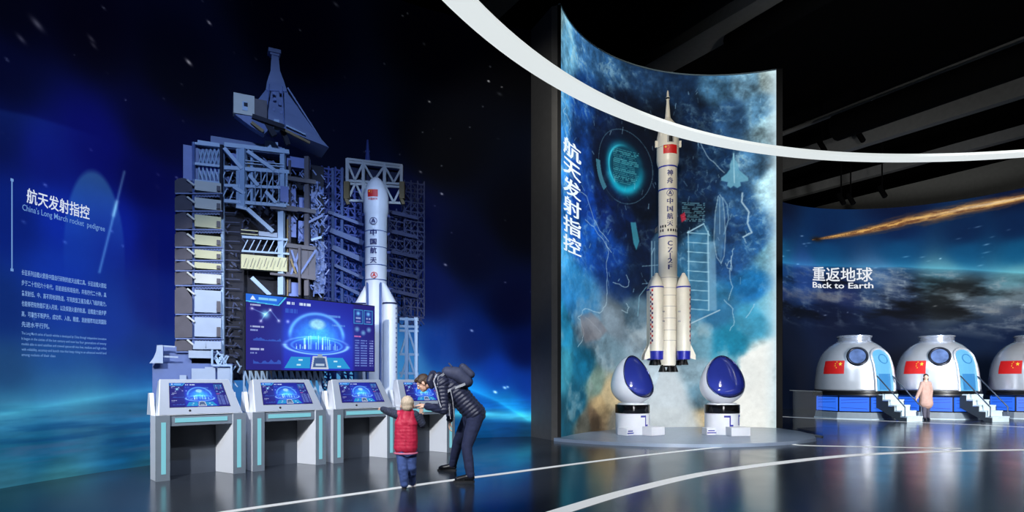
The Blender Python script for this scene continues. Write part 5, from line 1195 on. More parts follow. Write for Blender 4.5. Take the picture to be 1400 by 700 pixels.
for x in range(334, 440, 8):
    for y in range(506, 620, 22): mb.bar(TP(x, y, 0.0), TP(x + 8, y + 22, 0.0), 0.03); mb.bar(TP(x, y, 0.0), TP(x, y + 22, 0.0), 0.03)
o = mb.build('podium_lattice', m_steel, pd); o['kind'] = 'stuff'

# ================================================================== truss gantry behind the small rocket
GP = Plane(-2.75, 12.45, 3.0, 1.0)
gt = thing('truss_gantry', 'dim blue lattice gantry with white truss head behind the small rocket', 'gantry', tuple(GP(525, 600)[:2]) + (0,))
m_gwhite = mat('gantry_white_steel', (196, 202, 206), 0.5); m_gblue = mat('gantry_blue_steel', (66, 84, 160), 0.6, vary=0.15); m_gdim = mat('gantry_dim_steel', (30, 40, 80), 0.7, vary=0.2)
def gbar(name, x0, y0, x1, y1, w, m, off=0.0): return MB().bar(GP(x0, y0, off), GP(x1, y1, off), w).build(name, m, gt)
for x, yt in ((475, 217), (497, 219.5), (526, 223), (549, 226)): gbar('head_post', x, yt, x, 277, 0.06, m_gwhite)
for y0, y1 in ((217.5, 226.5), (221, 230), (247, 252), (251, 256), (274, 278)): gbar('head_beam', 474, y0, 550, y1, 0.045, m_gwhite)
for p in ((475, 222, 485, 247), (497, 222, 485, 247), (475, 275, 486, 250), (497, 275, 486, 250), (497, 224, 511, 248), (526, 226, 511, 248), (526, 228, 538, 250), (549, 230, 538, 250), (526, 254, 538, 277), (549, 254, 538, 277), (497, 252, 508, 275), (526, 254, 515, 276)): gbar('head_diagonal', *p, 0.04, m_gwhite, 0.01)
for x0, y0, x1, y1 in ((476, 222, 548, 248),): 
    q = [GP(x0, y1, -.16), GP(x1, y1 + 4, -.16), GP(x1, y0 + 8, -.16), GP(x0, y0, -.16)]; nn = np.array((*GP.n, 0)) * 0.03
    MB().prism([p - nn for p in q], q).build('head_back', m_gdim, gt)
for x in (474, 549): MB().box(GP(x, 262, 0.08), (0.10, 0.10, 0.34)).build('ochre_jack', m_ochre, gt); gbar('ochre_jack', x - 2, 272, x + 2, 281, 0.06, m_ochre, 0.08)
for k in range(9): 
    y = 292 + k * 25
    gbar('platform', 490, y, 538, y + 3, 0.05, m_gblue, -0.05)
MB().tube([GP(503, 219, -0.05), GP(503, 190, -0.05)], [0.05, 0.02], 8).build('mast', m_gblue, gt); gbar('mast_arm', 500, 206, 506, 206, 0.03, m_gblue, -0.05)
def lattice(name, x0, x1, yt, yb, step, m, off, wd, seed, cols=3):
    r = random.Random(seed); mb = MB(); dxx = (x1 - x0) / cols
    for o_ in (off, off - 0.35):
        for c in range(cols + 1): mb.bar(GP(x0 + c * dxx, yt + (c * 0.7), o_), GP(x0 + c * dxx, yb, o_), wd)
        y = yt + 3
        while y < yb:
            mb.bar(GP(x0, y, o_), GP(x1, y + 4, o_), wd)
            for c in range(cols):
                a = x0 + c * dxx
                if r.random() < 0.8: mb.bar(GP(a, y, o_), GP(a + dxx, y + step, o_), wd * 0.7)
                if r.random() < 0.6: mb.bar(GP(a + dxx, y, o_), GP(a, y + step, o_), wd * 0.7)
            y += step
    o = mb.build(name, m, gt); o['kind'] = 'stuff'; return o
lattice('side_lattice', 440, 468, 228, 610, 11, m_gblue, 0.05, 0.030, 1); lattice('side_lattice', 468, 494, 256, 610, 12, m_gblue, -0.02, 0.028, 2)
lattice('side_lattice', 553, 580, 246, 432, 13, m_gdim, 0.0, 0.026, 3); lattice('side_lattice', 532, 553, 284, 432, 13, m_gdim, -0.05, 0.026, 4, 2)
for x, yt in ((455, 232), (467.5, 232)): gbar('tower_post', x, yt, x, 600, 0.05, m_steeld, 0.08)
for k, y in enumerate((300, 325, 348, 372, 396)): gbar('service_arm', 448 + 3 * k, y - 8, 496, y + 10, 0.10 if k in (1, 2) else 0.06, m_steeld, 0.12)
for y in (292, 318, 345, 372, 398): gbar('service_arm', 534, y, 570, y + 8, 0.07, m_gdim, 0.08)
for x, y0, y1 in ((556, 434, 600), (569, 434, 600)): gbar('flame_post', x, y0, x, y1, 0.07, m_steel, 0.0)  # paler steel here: light of the plume glow put into the colour
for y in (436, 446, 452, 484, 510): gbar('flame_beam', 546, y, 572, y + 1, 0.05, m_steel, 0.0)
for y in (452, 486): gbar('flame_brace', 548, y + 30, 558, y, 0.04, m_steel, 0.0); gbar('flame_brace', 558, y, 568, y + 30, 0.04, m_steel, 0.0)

# ================================================================== small rocket on the launch pad
QX, QY = at(514, 520, 11.85)[:2]
def qz(py): return EYE + (HORIZON - py) * QY / FPX
def qr(px): return px * QY / FPX
m_srw = mat('small_rocket_white', (214, 220, 232), 0.4, vary=0.03)
sr = thing('model_rocket', 'smaller white rocket model with cone boosters, half hidden behind the wall screen', 'rocket', (QX, QY, 0))
def qcyl(r, ang, z, cx=QX, cy=QY): return np.array((cx + r * math.sin(ang), cy - r * math.cos(ang), z))
MB().lathe([(qr(13.5), 0.25), (qr(14), qz(480)), (qr(15), qz(300)), (qr(15.2), qz(295)), (qr(16.8), qz(290)), (qr(16.8), qz(270)), (qr(15.2), qz(262)), (qr(11.5), qz(252)), (qr(7), qz(246)), (qr(2.5), qz(242.5)), (0.0, qz(242))], 40, (QX, QY, 0)).build('core_stage', m_srw, sr, smooth=30)
MB().lathe([(0.20, 0.0), (0.20, 0.3)], 20, (QX, QY, 0)).build('pad_stand', m_gdim, sr)
for y in (294, 318, 340, 364, 384): MB().lathe([(qr(15.1), qz(y) - 0.008), (qr(15.35), qz(y)), (qr(15.1), qz(y) + 0.008)], 40, (QX, QY, 0), caps=False).build('seam_band', m_steeld, sr, smooth=40)
r_ = qr(16.8)
flag(lambda x, y, o: qcyl(r_ + o, (x - 0.1) / r_ - 0.02, qz(273.5) + y), 0.19, qz(264) - qz(273.5), sr)
lettering('lettering', [('中国航天', -0.09, qz(276.5) - 0.02, 0.18, 0.045, 0.01)], lambda x, y: qcyl(r_ + 0.005, x / r_ - 0.02, y), m_red, sr)
r2_ = qr(15.1)
emblem(lambda x, y, o: qcyl(r2_ + 0.012 + o, x / r2_, qz(306) + y), 0.068, m_navy, sr)
letters([(c, -0.058, qz(y) - 0.05, 0.116, 0.12, 0.04) for c, y in (('中', 321), ('国', 333), ('航', 345), ('天', 358))], lambda x, y: qcyl(r2_ + 0.012, x / r2_, y), m_navy, sr)
emblem(lambda x, y, o: qcyl(qr(14.9) + 0.012 + o, x / r2_ + 0.06, qz(378.5) + y), 0.06, m_red, sr)
for sgn, dy, px in ((-1, -0.02, 19), (1, -0.10, 20.5)):
    bx, by = QX + sgn * qr(px), QY + dy
    mb = MB().lathe([(qr(10), 0.3), (qr(10), qz(417)), (qr(9.4), qz(414)), (qr(6.6), qz(402)), (qr(4.2), qz(392)), (qr(2.0), qz(388)), (qr(0.4), qz(387))], 28, (bx, by, 0))
    mb.v = [(x - sgn * max(0.0, z - qz(417)) / (qz(387) - qz(417)) * qr(9.5), y, z) for x, y, z in mb.v]      # the cone leans on the core
    b = mb.build('booster', m_srw, sr, smooth=30)
    MB().lathe([(qr(10.1), qz(417.5)), (qr(10.3), qz(416.5)), (qr(10.1), qz(415))], 28, (bx, by, 0), caps=False).build('dark_band', m_gdim, b, smooth=40)
    MB().lathe([(0.1, 0.0), (0.14, 0.32)], 16, (bx, by, 0)).build('pad_stand', m_gdim, b)
    mb = MB()
    for k in range(14): mb.slab(lambda u, v, w: qcyl(qr(10) + 0.001 + 0.004 * w, 1.05 + 0.2 * u, qz(424 + 6.6 * k) + 0.03 * v, bx, by), 1, 1)
    o = mb.build('rivet_marking', m_steeld, b); o['kind'] = 'stuff'
for sgn in (-1, 1):
    MB().prism([qcyl(qr(14), sgn * 0.5, qz(392)), qcyl(qr(14), sgn * 0.5, 0.4), qcyl(qr(16), sgn * 0.55, 0.4), qcyl(qr(16), sgn * 0.55, qz(388))], [qcyl(qr(14), sgn * 0.75, qz(392)), qcyl(qr(14), sgn * 0.75, 0.4), qcyl(qr(16), sgn * 0.7, 0.4), qcyl(qr(16), sgn * 0.7, qz(388))]).build('cable_duct', m_steeld, sr)
# ================================================================== people: every body one continuous surface
def _sphere(n=12, m=8):
    v = [(0, 0, 1)] + [(math.sin(math.pi * j / m) * math.cos(2 * math.pi * i / n), math.sin(math.pi * j / m) * math.sin(2 * math.pi * i / n), math.cos(math.pi * j / m)) for j in range(1, m) for i in range(n)] + [(0, 0, -1)]
    f = [(0, 1 + i, 1 + (i + 1) % n) for i in range(n)]
    for j in range(m - 2):
        for i in range(n): a = 1 + j * n; f.append((a + i, a + n + i, a + n + (i + 1) % n, a + (i + 1) % n))
    last = 1 + (m - 2) * n
    f += [(last + i, len(v) - 1, last + (i + 1) % n) for i in range(n)]
    return np.array(v), f
SV, SF = _sphere()
class Flesh:
    """overlapping round forms melted into one skin"""
    def __init__(s): s.v = []; s.f = []; s.n = 0
    def ball(s, c, r, R=None):
        r = np.array(r if hasattr(r, '__len__') else (r, r, r), float); p = SV * r
        if R is not None: p = p @ np.array(R).T
        s.v.append(p + np.array(c)); s.f += [tuple(i + s.n for i in q) for q in SF]; s.n += len(SV); return s
    def limb(s, pts, step=0.45):
        """pts: [(point, radius), ...] tapered chain"""
        for (p, r), (q, e) in zip(pts[:-1], pts[1:]):
            p = np.array(p, float); q = np.array(q, float); L_ = np.linalg.norm(q - p); k = max(1, int(math.ceil(L_ / (step * min(r, e) + 1e-6))))
            for i in range(k + 1): t = i / k; s.ball(p * (1 - t) + q * t, r * (1 - t) + e * t)
        return s
    def skin(s, name, m, parent, voxel=0.012, smooth=4, fn=None, local=False):
        me = mesh_from(name, np.concatenate(s.v), s.f)
        o = bpy.data.objects.new(name, me); COL.objects.link(o)
        rm = o.modifiers.new('r', 'REMESH'); rm.mode = 'VOXEL'; rm.voxel_size = voxel
        if smooth: sm = o.modifiers.new('s', 'SMOOTH'); sm.factor = 0.5; sm.iterations = smooth
        out = bpy.data.meshes.new_from_object(o.evaluated_get(bpy.context.evaluated_depsgraph_get()))
        bpy.data.objects.remove(o); bpy.data.meshes.remove(me)
        v = np.zeros(len(out.vertices) * 3, np.float32); out.vertices.foreach_get('co', v); v = v.reshape(-1, 3).astype(float)
        if fn is not None:
            nn = np.zeros(len(out.vertices) * 3, np.float32); out.vertices.foreach_get('normal', nn); v = fn(v, nn.reshape(-1, 3))
        iv = np.array(WM[parent].inverted()); v = v @ iv[:3, :3].T + iv[:3, 3]
        out.vertices.foreach_set('co', v.astype(np.float32).ravel()); out.polygons.foreach_set('use_smooth', [True] * len(out.polygons)); out.update()
        out.name = name; out.materials.clear(); out.materials.append(m)
        return link(name, out, parent)
def unit(a): a = np.array(a, float); return a / np.linalg.norm(a)
def head(fl, c, f, u, k=1.0):
    """skull, jaw, nose, brow, ears, lips around centre c, facing f, up u; k = head height / 0.23 m"""
    f = unit(f); u = unit(u - f * (u @ f)); s = np.cross(f, u); R = np.c_[f, s, u]
    P = lambda a, b, d: np.array(c) + (f * a + s * b + u * d) * k
    fl.ball(P(-0.012, 0, 0.028), np.array((0.094, 0.075, 0.086)) * k, R); fl.ball(P(0.03, 0, -0.03), np.array((0.062, 0.058, 0.078)) * k, R)
    fl.ball(P(0.055, 0, -0.078), np.array((0.034, 0.032, 0.026)) * k, R); fl.ball(P(0.066, 0, 0.035), np.array((0.022, 0.052, 0.014)) * k, R)
    fl.limb([(P(0.084, 0, 0.022), 0.010 * k), (P(0.104, 0, -0.018), 0.0135 * k)]); fl.ball(P(0.084, 0, -0.052), np.array((0.012, 0.022, 0.009)) * k, R)
    for q in (-1, 1): fl.ball(P(-0.006, q * 0.078, -0.008), np.array((0.020, 0.010, 0.030)) * k, R); fl.ball(P(0.055, q * 0.036, -0.02), 0.02 * k); fl.ball(P(0.093, q * 0.010, -0.022), 0.008 * k)
    return P, R
def eyes(P, R, k, parent, m_e, m_p):
    mb = MB(); mp = MB()
    for q in (-1, 1):
        mb.add(SV * 0.0125 * k + P(0.074, q * 0.030, 0.012), SF); mp.add(SV * 0.0065 * k + P(0.0835, q * 0.030, 0.012), SF)
    e = mb.build('eyes', m_e, parent, smooth=180); mp.build('pupils', m_p, e, smooth=180)
def hand(fl, w, d, pal, curl=0.5, k=1.0, thumb=1):
    """palm and five bent fingers: wrist w, pointing d, palm facing pal; thumb = side of the thumb"""
    d = unit(d); pal = unit(pal - d * (np.array(pal) @ d)); s = np.cross(d, pal) * thumb
    w = np.array(w, float); P = lambda a, b, c: w + (d * a + s * b + pal * c) * k
    fl.limb([(P(-0.02, 0, 0), 0.026 * k), (P(0.03, 0.004, 0), 0.026 * k)])
    for b in (-0.026, -0.009, 0.009, 0.026): fl.limb([(P(0.02, b * 0.7, 0), 0.015 * k), (P(0.085, b, 0.0), 0.0125 * k)])
    for b, L_ in ((-0.030, 0.062), (-0.010, 0.078), (0.010, 0.084), (0.030, 0.074)):
        p = P(0.085, b, 0); a = 0.0; pts = [(p, 0.0105 * k)]
        for seg, rr in ((0.45, 0.0098), (0.32, 0.0090), (0.23, 0.0078)):
            a += curl * 0.75; p = p + (d * math.cos(a) + pal * math.sin(a) + s * b * 2.0) * L_ * seg * k; pts.append((p, rr * k))
        fl.limb(pts)
    fl.limb([(P(0.018, 0.022, 0.006), 0.016 * k), (P(0.05, 0.05, 0.014), 0.0125 * k), (P(0.076, 0.060, 0.024), 0.0105 * k), (P(0.096, 0.062, 0.034), 0.0088 * k)])
def shoe(name, heel, toe, m, msole, parent, k=1.0):
    heel = np.array(heel, float); toe = np.array(toe, float); d = unit(toe - heel)
    f = Flesh(); z = np.array((0, 0, 1.0))
    f.limb([(heel + z * 0.055 * k, 0.042 * k), (heel + d * 0.07 * k + z * 0.06 * k, 0.044 * k), (heel + d * 0.14 * k + z * 0.045 * k, 0.042 * k), (toe - d * 0.05 * k + z * 0.038 * k, 0.041 * k), (toe - d * 0.03 * k + z * 0.034 * k, 0.034 * k)])
    f.limb([(heel + z * 0.06 * k, 0.04 * k), (heel + z * 0.11 * k + d * 0.01 * k, 0.043 * k)])
    def flat(v, n): v = v.copy(); v[:, 2] = np.maximum(v[:, 2], 0.014 * k); return v
    sh = f.skin(name, m, parent, 0.010 * k, 3, flat)
    s = np.cross(d, z); L_ = np.linalg.norm(toe - heel)
    out = []
    for i in range(24):
        a = 2 * math.pi * i / 24; x = L_ / 2 + (L_ / 2 + 0.028 * k) * math.cos(a); w = 0.043 * k * (1.0 if x > L_ * 0.4 else 0.88); out.append(heel + d * (x - 0.01 * k) + s * w * math.sin(a))
    MB().prism([np.array((p[0], p[1], 0.0)) for p in out], [np.array((p[0], p[1], 0.02 * k)) for p in out]).build('sole', msole, sh, smooth=40)
    return sh
m_skin = mat('skin', (222, 176, 152), 0.5, vary=0.05, scale=12); m_skin2 = mat('skin_light', (232, 188, 164), 0.5, vary=0.05, scale=12)
m_eye = mat('eye_white', (232, 232, 228), 0.2); m_pup = mat('eye_dark', (30, 24, 22), 0.2)
m_hair = mat('brown_hair', (62, 44, 34), 0.6, vary=0.35, scale=60); m_blond = mat('blond_hair', (190, 172, 150), 0.6, vary=0.2, scale=60); m_dhair = mat('dark_hair', (38, 30, 28), 0.6, vary=0.3, scale=40)
m_jack = mat('navy_quilted_nylon', (40, 44, 68), 0.42, vary=0.15, scale=14); m_trim_ = mat('light_grey_piping', (168, 172, 184), 0.5)
m_jean = mat('dark_jeans', (34, 42, 76), 0.85, vary=0.16, scale=24); m_bjean = mat('blue_jeans', (62, 84, 140), 0.85, vary=0.2, scale=22)
m_shoe = mat('black_leather', (20, 20, 26), 0.35); m_sole = mat('dark_rubber', (34, 34, 38), 0.7); m_wsole = mat('white_rubber', (206, 200, 204), 0.6)
m_vest = mat('red_quilted_vest', (184, 32, 66), 0.55, vary=0.1, scale=12); m_shirt = mat('speckled_navy_knit', (40, 46, 66), 0.8, vary=0.6, scale=45)
m_pack = mat('slate_backpack_cloth', (58, 64, 92), 0.7, vary=0.15, scale=18); m_strap = mat('grey_webbing', (150, 154, 164), 0.6)

def ridges(axis_o, axis_d, pitch, amp):
    o = np.array(axis_o, float); d = unit(axis_d)
    def fn(v, n):
        t = (v - o) @ d; w = np.abs(np.sin(math.pi * t / pitch)) ** 0.6
        return v + n * (amp * (w - 0.6))[:, None]
    return fn

# ---- man bending over the far console
man = thing('person', 'man in navy quilted jacket and dark jeans bending over the far console', 'person', (*at(634, 650, 8.6)[:2], 0))
hipN, hipF = at(650, 571, 8.50), at(643, 571, 8.70); pel = (hipN + hipF) / 2 + (0, 0, 0.04)
kneeN, kneeF = at(638, 611, 8.30), at(626, 604, 8.96)
ankN = np.array((*at(643, 651, 8.18)[:2], 0.09)); ankF = np.array((*at(619, 636, 9.20)[:2], 0.09))
waist = at(635, 549, 8.6); chest = at(616, 529, 8.6); neckb = at(596, 519, 8.6); hc = at(579, 524, 8.60)
shN, shF = at(604, 524, 8.42), at(602, 521, 8.79)
elN, wrN = at(607, 560, 8.36), at(584, 555.5, 8.52); elF, wrF = at(616, 550, 8.86), at(615, 573, 8.78)
hf = unit((-0.80, 0.0, -0.60)); hu = unit((-0.60, 0, 0.80))
fl_ = Flesh()
P_, R_ = head(fl_, hc, hf, hu, 1.0)
fl_.limb([(P_(-0.03, 0, -0.05), 0.055), (neckb, 0.06)]); fl_.limb([(neckb, 0.10), (chest, 0.13), (waist, 0.125), (pel, 0.13)]); fl_.limb([(shN, 0.07), (shF, 0.07)]); fl_.limb([(hipN, 0.09), (hipF, 0.09)])
for a, b, c in ((shN, elN, wrN), (shF, elF, wrF)): fl_.limb([(a, 0.055), (b, 0.042), (c, 0.030)])
for a, b, c in ((hipN, kneeN, ankN), (hipF, kneeF, ankF)): fl_.limb([(a, 0.085), (b, 0.058), (c, 0.042)]); 
hand(fl_, wrN + unit(wrN - elN) * 0.02, at(571, 552.5, 8.56) - wrN, (0, 0.3, -1), 0.35, 1.0, 1); hand(fl_, wrF + unit(wrF - elF) * 0.02, (-0.10, -0.05, -1), (1, 0.2, 0), 0.45, 1.0, 1)
body_m = fl_.skin('body', m_skin, man, 0.0065, 3)
eyes(P_, R_, 1.0, body_m, m_eye, m_pup)
h_ = Flesh()
h_.ball(P_(-0.022, 0, 0.045), (0.094, 0.081, 0.086), R_); h_.ball(P_(-0.05, 0, 0.0), (0.066, 0.074, 0.075), R_); h_.ball(P_(0.035, 0, 0.095), (0.055, 0.06, 0.028), R_); h_.limb([(P_(0.06, -0.03, 0.088), 0.022), (P_(0.07, 0.03, 0.086), 0.02)])
for q in (-1, 1): h_.ball(P_(0.012, q * 0.070, 0.045), (0.034, 0.012, 0.04), R_)
rsh = np.random.default_rng(4)
h_.skin('hair', m_hair, body_m, 0.008, 1, lambda v, n: v + n * (0.006 * (fbm(v[:, 0] * 60, v[:, 2] * 40 + v[:, 1] * 50, 3, 301) - 0.4))[:, None])
j = Flesh()
j.limb([(at(592, 517, 8.6), 0.075), (neckb + (0.03, 0, 0.0), 0.11), (chest, 0.165), (at(627, 540, 8.6), 0.165), (waist, 0.155), (at(646, 562, 8.6), 0.155), (pel + (0.02, 0, 0.02), 0.165)])
for o_ in (-0.09, 0.09): j.limb([(chest + (0, o_, 0), 0.13), (waist + (0, o_, 0), 0.125), (pel + (0.02, o_, 0.02), 0.135)])
j.limb([(shN, 0.105), (shF, 0.105)])
j.skin('jacket', m_jack, man, 0.011, 4, ridges(pel, chest - pel, 0.052, 0.013))
for nm, a, b, c in (('sleeve', shN, elN, wrN), ('sleeve', shF, elF, wrF)):
    f = Flesh(); f.limb([(a, 0.098), ((a + b) / 2, 0.08), (b, 0.07)]); f.limb([(b, 0.07), ((b + c) / 2, 0.06), (c, 0.05)])
    f.skin(nm, m_jack, man, 0.010, 3, ridges(a, b - a, 0.05, 0.009))
MB().tube([at(597, 512, 8.36), at(593, 521, 8.30), at(597, 534, 8.275), at(600, 548, 8.275), at(603, 557, 8.28)], 0.011, 6).build('sleeve_piping', m_trim_, man, smooth=60)
c_ = Flesh(); c_.limb([(at(590, 514, 8.53), 0.05), (at(587, 521, 8.5), 0.045), (at(590, 528, 8.52), 0.04)]); c_.limb([(at(592, 512, 8.6), 0.06), (at(590, 514, 8.68), 0.05)]); c_.skin('collar', m_jack, man, 0.01, 3)
t_ = Flesh()
t_.limb([(pel + (0, -0.06, -0.02), 0.135), (pel + (0, 0.06, -0.02), 0.135)])
for a, b, c, dr in ((hipN, kneeN, ankN, 0), (hipF, kneeF, ankF, 0)): t_.limb([(a, 0.118), (a * 0.5 + b * 0.5, 0.098), (b, 0.078)]); t_.limb([(b, 0.078), (b * 0.5 + c * 0.5, 0.072), (c + (0, 0, 0.0), 0.060)])
t_.skin('jeans', m_jean, man, 0.011, 3, lambda v, n: v + n * (0.010 * (fbm(v[:, 2] * 22, v[:, 0] * 9, 3, 311) - 0.5))[:, None])
shoe('shoe', ankN - (-0.02, 0, 0.09), (ankN[0] - 0.205, ankN[1] - 0.03, 0.0), m_shoe, m_sole, man); shoe('shoe', ankF - (-0.02, 0, 0.09), (ankF[0] - 0.215, ankF[1] + 0.0, 0.0), m_shoe, m_sole, man)

bp = thing('backpack', 'slate backpack with grey dangling straps worn on the bending man', 'backpack', tuple(at(628, 515, 8.6)))
b_ = Flesh(); ax_ = unit(waist - chest)
c0, c1 = at(611, 509, 8.6), at(638, 522, 8.6)
for o_ in (-0.10, 0, 0.10): b_.limb([(c0 + (0.01, o_, 0.005), 0.075), ((c0 + c1) / 2 + (0.02, o_, 0.035), 0.105), (c1 + (0, o_, 0.0), 0.085)])
b_.skin('pack_body', m_pack, bp, 0.012, 5, lambda v, n: v + n * (0.008 * (fbm(v[:, 0] * 16, v[:, 1] * 16, 2, 321) - 0.5))[:, None])
pk = Flesh()
for o_ in (-0.06, 0.06): pk.limb([(at(630, 505, 8.6) + (0.03, o_, 0.03), 0.055), (at(640, 515, 8.6) + (0.04, o_, 0.03), 0.055)])
pk.skin('front_pocket', m_pack, bp, 0.012, 4)
MB().tube([at(618, 503, 8.6) + (0, -0.05, 0.015), at(614, 499, 8.6) + (0, 0, 0.02), at(618, 503, 8.6) + (0, 0.05, 0.015)], 0.012, 6).build('carry_handle', m_pack, bp, smooth=60)
def webbing(name, pts, w, parent): 
    mb = MB()
    for a, b in zip(pts[:-1], pts[1:]): mb.bar(a, b, 0.008, w, up=(0, 0.2, 1))
    return mb.build(name, m_strap, parent)
webbing('shoulder_strap', [at(607, 511, 8.44), at(599, 517, 8.36), at(598, 527, 8.34), at(610, 536, 8.36), at(617, 532.5, 8.39), at(636, 525, 8.42)], 0.035, bp)
webbing('strap_tail', [at(616, 533, 8.37), at(619, 548, 8.35), at(621, 570, 8.35)], 0.028, bp); webbing('strap_tail', [at(611, 548, 8.37), at(614, 558, 8.36), at(616, 573, 8.36)], 0.024, bp)
webbing('shoulder_strap', [at(607, 510, 8.76), at(598, 516, 8.84), at(600, 528, 8.84), at(625, 530, 8.80)], 0.035, bp)

# ---- child in a red vest seen from behind
CY = 7.66
kid = thing('person', 'small blond child in red vest and blue jeans reaching out both arms', 'person', (*at(556, 668, CY)[:2], 0))
kp = at(555, 611, CY); kc = at(555, 580, CY); kn = at(557, 562, CY); kh = at(557, 554.5, CY + 0.0)
ksL, ksR = at(543, 567, CY + 0.02), at(567, 567, CY + 0.02)
keL, kwL = at(532, 563, CY + 0.10), at(523.5, 559.5, CY + 0.24); keR, kwR = at(577, 580, CY + 0.06), at(574.5, 569, CY + 0.20)
khL, khR = at(549.5, 617, CY), at(561.5, 617, CY + 0.02); kkL, kkR = at(550.5, 640, CY - 0.03), at(562.5, 638, CY + 0.03)
kaL = np.array((*at(553, 664, CY - 0.02)[:2], 0.06)); kaR = np.array((*at(563.5, 661, CY + 0.16)[:2], 0.06))
fl_ = Flesh(); f_ = unit((-0.12, 1, -0.05)); KH = 1.0
P_, R_ = head(fl_, kh, f_, np.array((0, 0, 1.0)), KH)
fl_.limb([(P_(-0.012, 0, -0.06), 0.042), (kn, 0.045)]); fl_.limb([(kn, 0.06), (kc, 0.085), (kp, 0.09)]); fl_.limb([(ksL, 0.042), (ksR, 0.042)]); fl_.limb([(khL, 0.06), (khR, 0.06)])
for a, b, c in ((ksL, keL, kwL), (ksR, keR, kwR)): fl_.limb([(a, 0.036), (b, 0.028), (c, 0.021)])
for a, b, c in ((khL, kkL, kaL), (khR, kkR, kaR)): fl_.limb([(a, 0.056), (b, 0.040), (c, 0.030)])
hand(fl_, kwL + unit(kwL - keL) * 0.012, kwL - keL + np.array((-0.02, 0.05, 0.02)), (0, 0.3, -1), 0.4, 0.66, 1); hand(fl_, kwR + unit(kwR - keR) * 0.012, (0.03, 0.06, 0.16), (-0.3, 1, 0), 0.35, 0.66, -1)
kb = fl_.skin('body', m_skin2, kid, 0.0055, 3); eyes(P_, R_, KH, kb, m_eye, m_pup)
h_ = Flesh(); h_.ball(P_(-0.022, 0, 0.036), np.array((0.094, 0.083, 0.088)) * KH, R_); h_.ball(P_(-0.042, 0, -0.016), np.array((0.066, 0.070, 0.062)) * KH, R_); h_.ball(P_(0.035, 0, 0.085), np.array((0.05, 0.058, 0.03)) * KH, R_)
h_.skin('hair', m_blond, kb, 0.007, 2, lambda v, n: v + n * (0.005 * (fbm(v[:, 0] * 70, v[:, 2] * 40, 3, 331) - 0.4))[:, None])
vst = Flesh()
for o_ in (-0.045, 0.045): vst.limb([(kn + (o_, 0, -0.035), 0.055), (kc + (o_ * 1.15, 0, 0), 0.092), (kp + (o_ * 1.1, 0, 0.0), 0.1)])
vst.limb([(kn + (0, -0.02, -0.012), 0.062), (kc + (0, -0.01, 0.03), 0.09), (kc, 0.095), (kp + (0, 0, 0.0), 0.104)]); vst.limb([(ksL + (0.02, 0, 0), 0.055), (ksR - (0.02, 0, 0), 0.055)]); vst.limb([(kn + (-0.03, 0, 0), 0.047), (kn + (0.03, 0, 0), 0.047)])
vst.skin('vest', m_vest, kid, 0.009, 3, lambda v, n: v + n * (0.014 * (fbm(v[:, 0] * 14 + v[:, 2] * 9, v[:, 2] * 9 - v[:, 0] * 6, 3, 341) - 0.5))[:, None])
mb = MB(); mb.tube([kp + (0.14 * math.cos(a), 0.10 * math.sin(a), -0.075) for a in np.linspace(0, 2 * math.pi, 25)[:-1]], 0.012, 6, closed=True); mb.build('vest_hem', mat('pink_piping', (206, 110, 140), 0.6), kid, smooth=60)
for a, b, c in ((ksL, keL, kwL), (ksR, keR, kwR)):
    f = Flesh(); f.limb([(a, 0.056), (b, 0.05), (c, 0.038)]); f.skin('sleeve', m_shirt, kid, 0.008, 3, ridges(a, b - a, 0.03, 0.005))
t_ = Flesh(); t_.limb([(khL + (0, 0, 0.03), 0.088), (khR + (0, 0, 0.03), 0.088)])
for a, b, c in ((khL, kkL, kaL), (khR, kkR, kaR)): t_.limb([(a, 0.08), (b, 0.066)]); t_.limb([(b, 0.066), (c + (0, 0, 0.0), 0.052)])
t_.skin('jeans', m_bjean, kid, 0.009, 3, lambda v, n: v + n * (0.014 * (fbm(v[:, 2] * 24, v[:, 0] * 9, 3, 351) - 0.5))[:, None])
shoe('shoe', kaL - (0, 0.0, 0.06), kaL + (-0.03, 0.125, -0.06), m_shoe, m_sole, kid, 0.72); shoe('shoe', kaR - (0, 0.0, 0.06), kaR + (0.015, 0.125, -0.06), m_shoe, m_wsole, kid, 0.72)

# ---- woman by the middle capsule
WY = 20.8
wo = thing('person', 'woman in a pale beige coat walking before the middle capsule', 'person', (*at(1266, 577, WY)[:2], 0))
wp = at(1266, 546, WY); wc = at(1265.5, 529, WY); wn = at(1265.5, 521.5, WY); wh = at(1266, 515.8, WY)
sL, sR = at(1261, 524.5, WY), at(1270.5, 524.5, WY); eL, wL_ = at(1257.5, 534, WY - 0.1), at(1253.5, 543, WY - 0.22); eR, wR_ = at(1273, 535, WY), at(1272, 545, WY - 0.08)
hL, hR = at(1263.8, 548, WY), at(1268.2, 548, WY); kL, kR = at(1263.8, 562, WY - 0.05), at(1268.4, 562, WY + 0.04)
aL = np.array((*at(1264, 574, WY - 0.12)[:2], 0.08)); aR = np.array((*at(1268.4, 574, WY + 0.10)[:2], 0.08))
fl_ = Flesh(); P_, R_ = head(fl_, wh, unit((-0.45, -0.9, -0.05)), np.array((0, 0, 1.0)), 0.95)
fl_.limb([(P_(-0.012, 0, -0.06), 0.045), (wn, 0.045)]); fl_.limb([(wn, 0.07), (wc, 0.10), (wp, 0.12)]); fl_.limb([(sL, 0.05), (sR, 0.05)]); fl_.limb([(hL, 0.08), (hR, 0.08)])
for a, b, c in ((sL, eL, wL_), (sR, eR, wR_)): fl_.limb([(a, 0.042), (b, 0.034), (c, 0.025)])
for a, b, c in ((hL, kL, aL), (hR, kR, aR)): fl_.limb([(a, 0.075), (b, 0.052), (c, 0.036)])
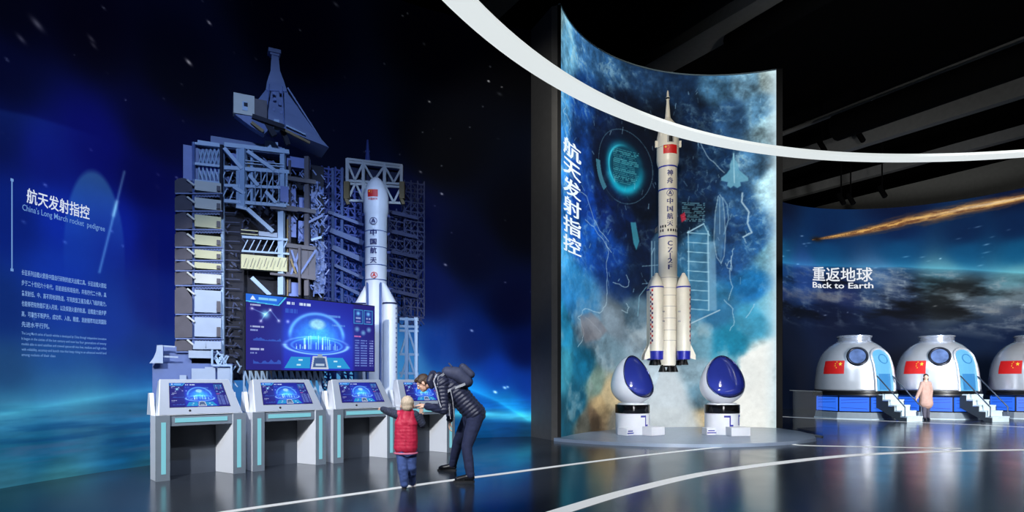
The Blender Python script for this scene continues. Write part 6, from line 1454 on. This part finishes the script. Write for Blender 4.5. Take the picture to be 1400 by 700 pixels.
hand(fl_, wL_ + unit(wL_ - eL) * 0.01, wL_ - eL, (0.6, 0, -0.4), 0.5, 0.9, 1); hand(fl_, wR_ + unit(wR_ - eR) * 0.01, wR_ - eR, (-1, 0, 0), 0.5, 0.9, -1)
wbd = fl_.skin('body', m_skin, wo, 0.010, 2); eyes(P_, R_, 0.95, wbd, m_eye, m_pup)
h_ = Flesh(); h_.ball(P_(-0.02, 0, 0.04), (0.09, 0.08, 0.084), R_); h_.ball(P_(-0.05, 0, -0.03), (0.055, 0.075, 0.08), R_); h_.limb([(P_(-0.05, 0.045, -0.05), 0.04), (P_(-0.055, 0.05, -0.15), 0.03)]); h_.limb([(P_(-0.05, -0.045, -0.05), 0.04), (P_(-0.055, -0.05, -0.15), 0.03)])
h_.skin('hair', m_dhair, wbd, 0.012, 2)
m_coat = mat('beige_coat', (176, 142, 130), 0.8, vary=0.08, scale=14); m_dtr = mat('grey_trousers', (72, 70, 84), 0.8)
ct = Flesh(); ct.limb([(wn + (0, 0, -0.04), 0.085), (wc, 0.145), (wp + (0, 0, 0.1), 0.15), (at(1266, 549, WY), 0.19), (at(1266.2, 551.5, WY), 0.205)]); ct.limb([(sL, 0.075), (sR, 0.075)])
for o_ in (-0.07, 0.07): ct.limb([(wc + (o_, 0, 0), 0.11), (at(1266, 551.5, WY) + (o_, 0, 0), 0.155)])
ct.skin('coat', m_coat, wo, 0.016, 3, lambda v, n: v + n * (0.02 * (fbm(v[:, 0] * 14, v[:, 2] * 4, 3, 361) - 0.5))[:, None])
for a, b, c in ((sL, eL, wL_), (sR, eR, wR_)): f = Flesh(); f.limb([(a, 0.07), (b, 0.06), (c, 0.052)]); f.skin('sleeve', m_coat, wo, 0.012, 2)
t_ = Flesh()
for a, b, c in ((hL, kL, aL), (hR, kR, aR)): t_.limb([(a, 0.10), (b, 0.068), (c, 0.055)])
t_.skin('trousers', m_dtr, wo, 0.012, 2)
shoe('shoe', aL - (0, 0, 0.08), aL + (-0.06, -0.18, -0.08), m_shoe, m_sole, wo, 0.9); shoe('shoe', aR - (0, 0, 0.08), aR + (-0.06, -0.18, -0.08), m_shoe, m_sole, wo, 0.9)
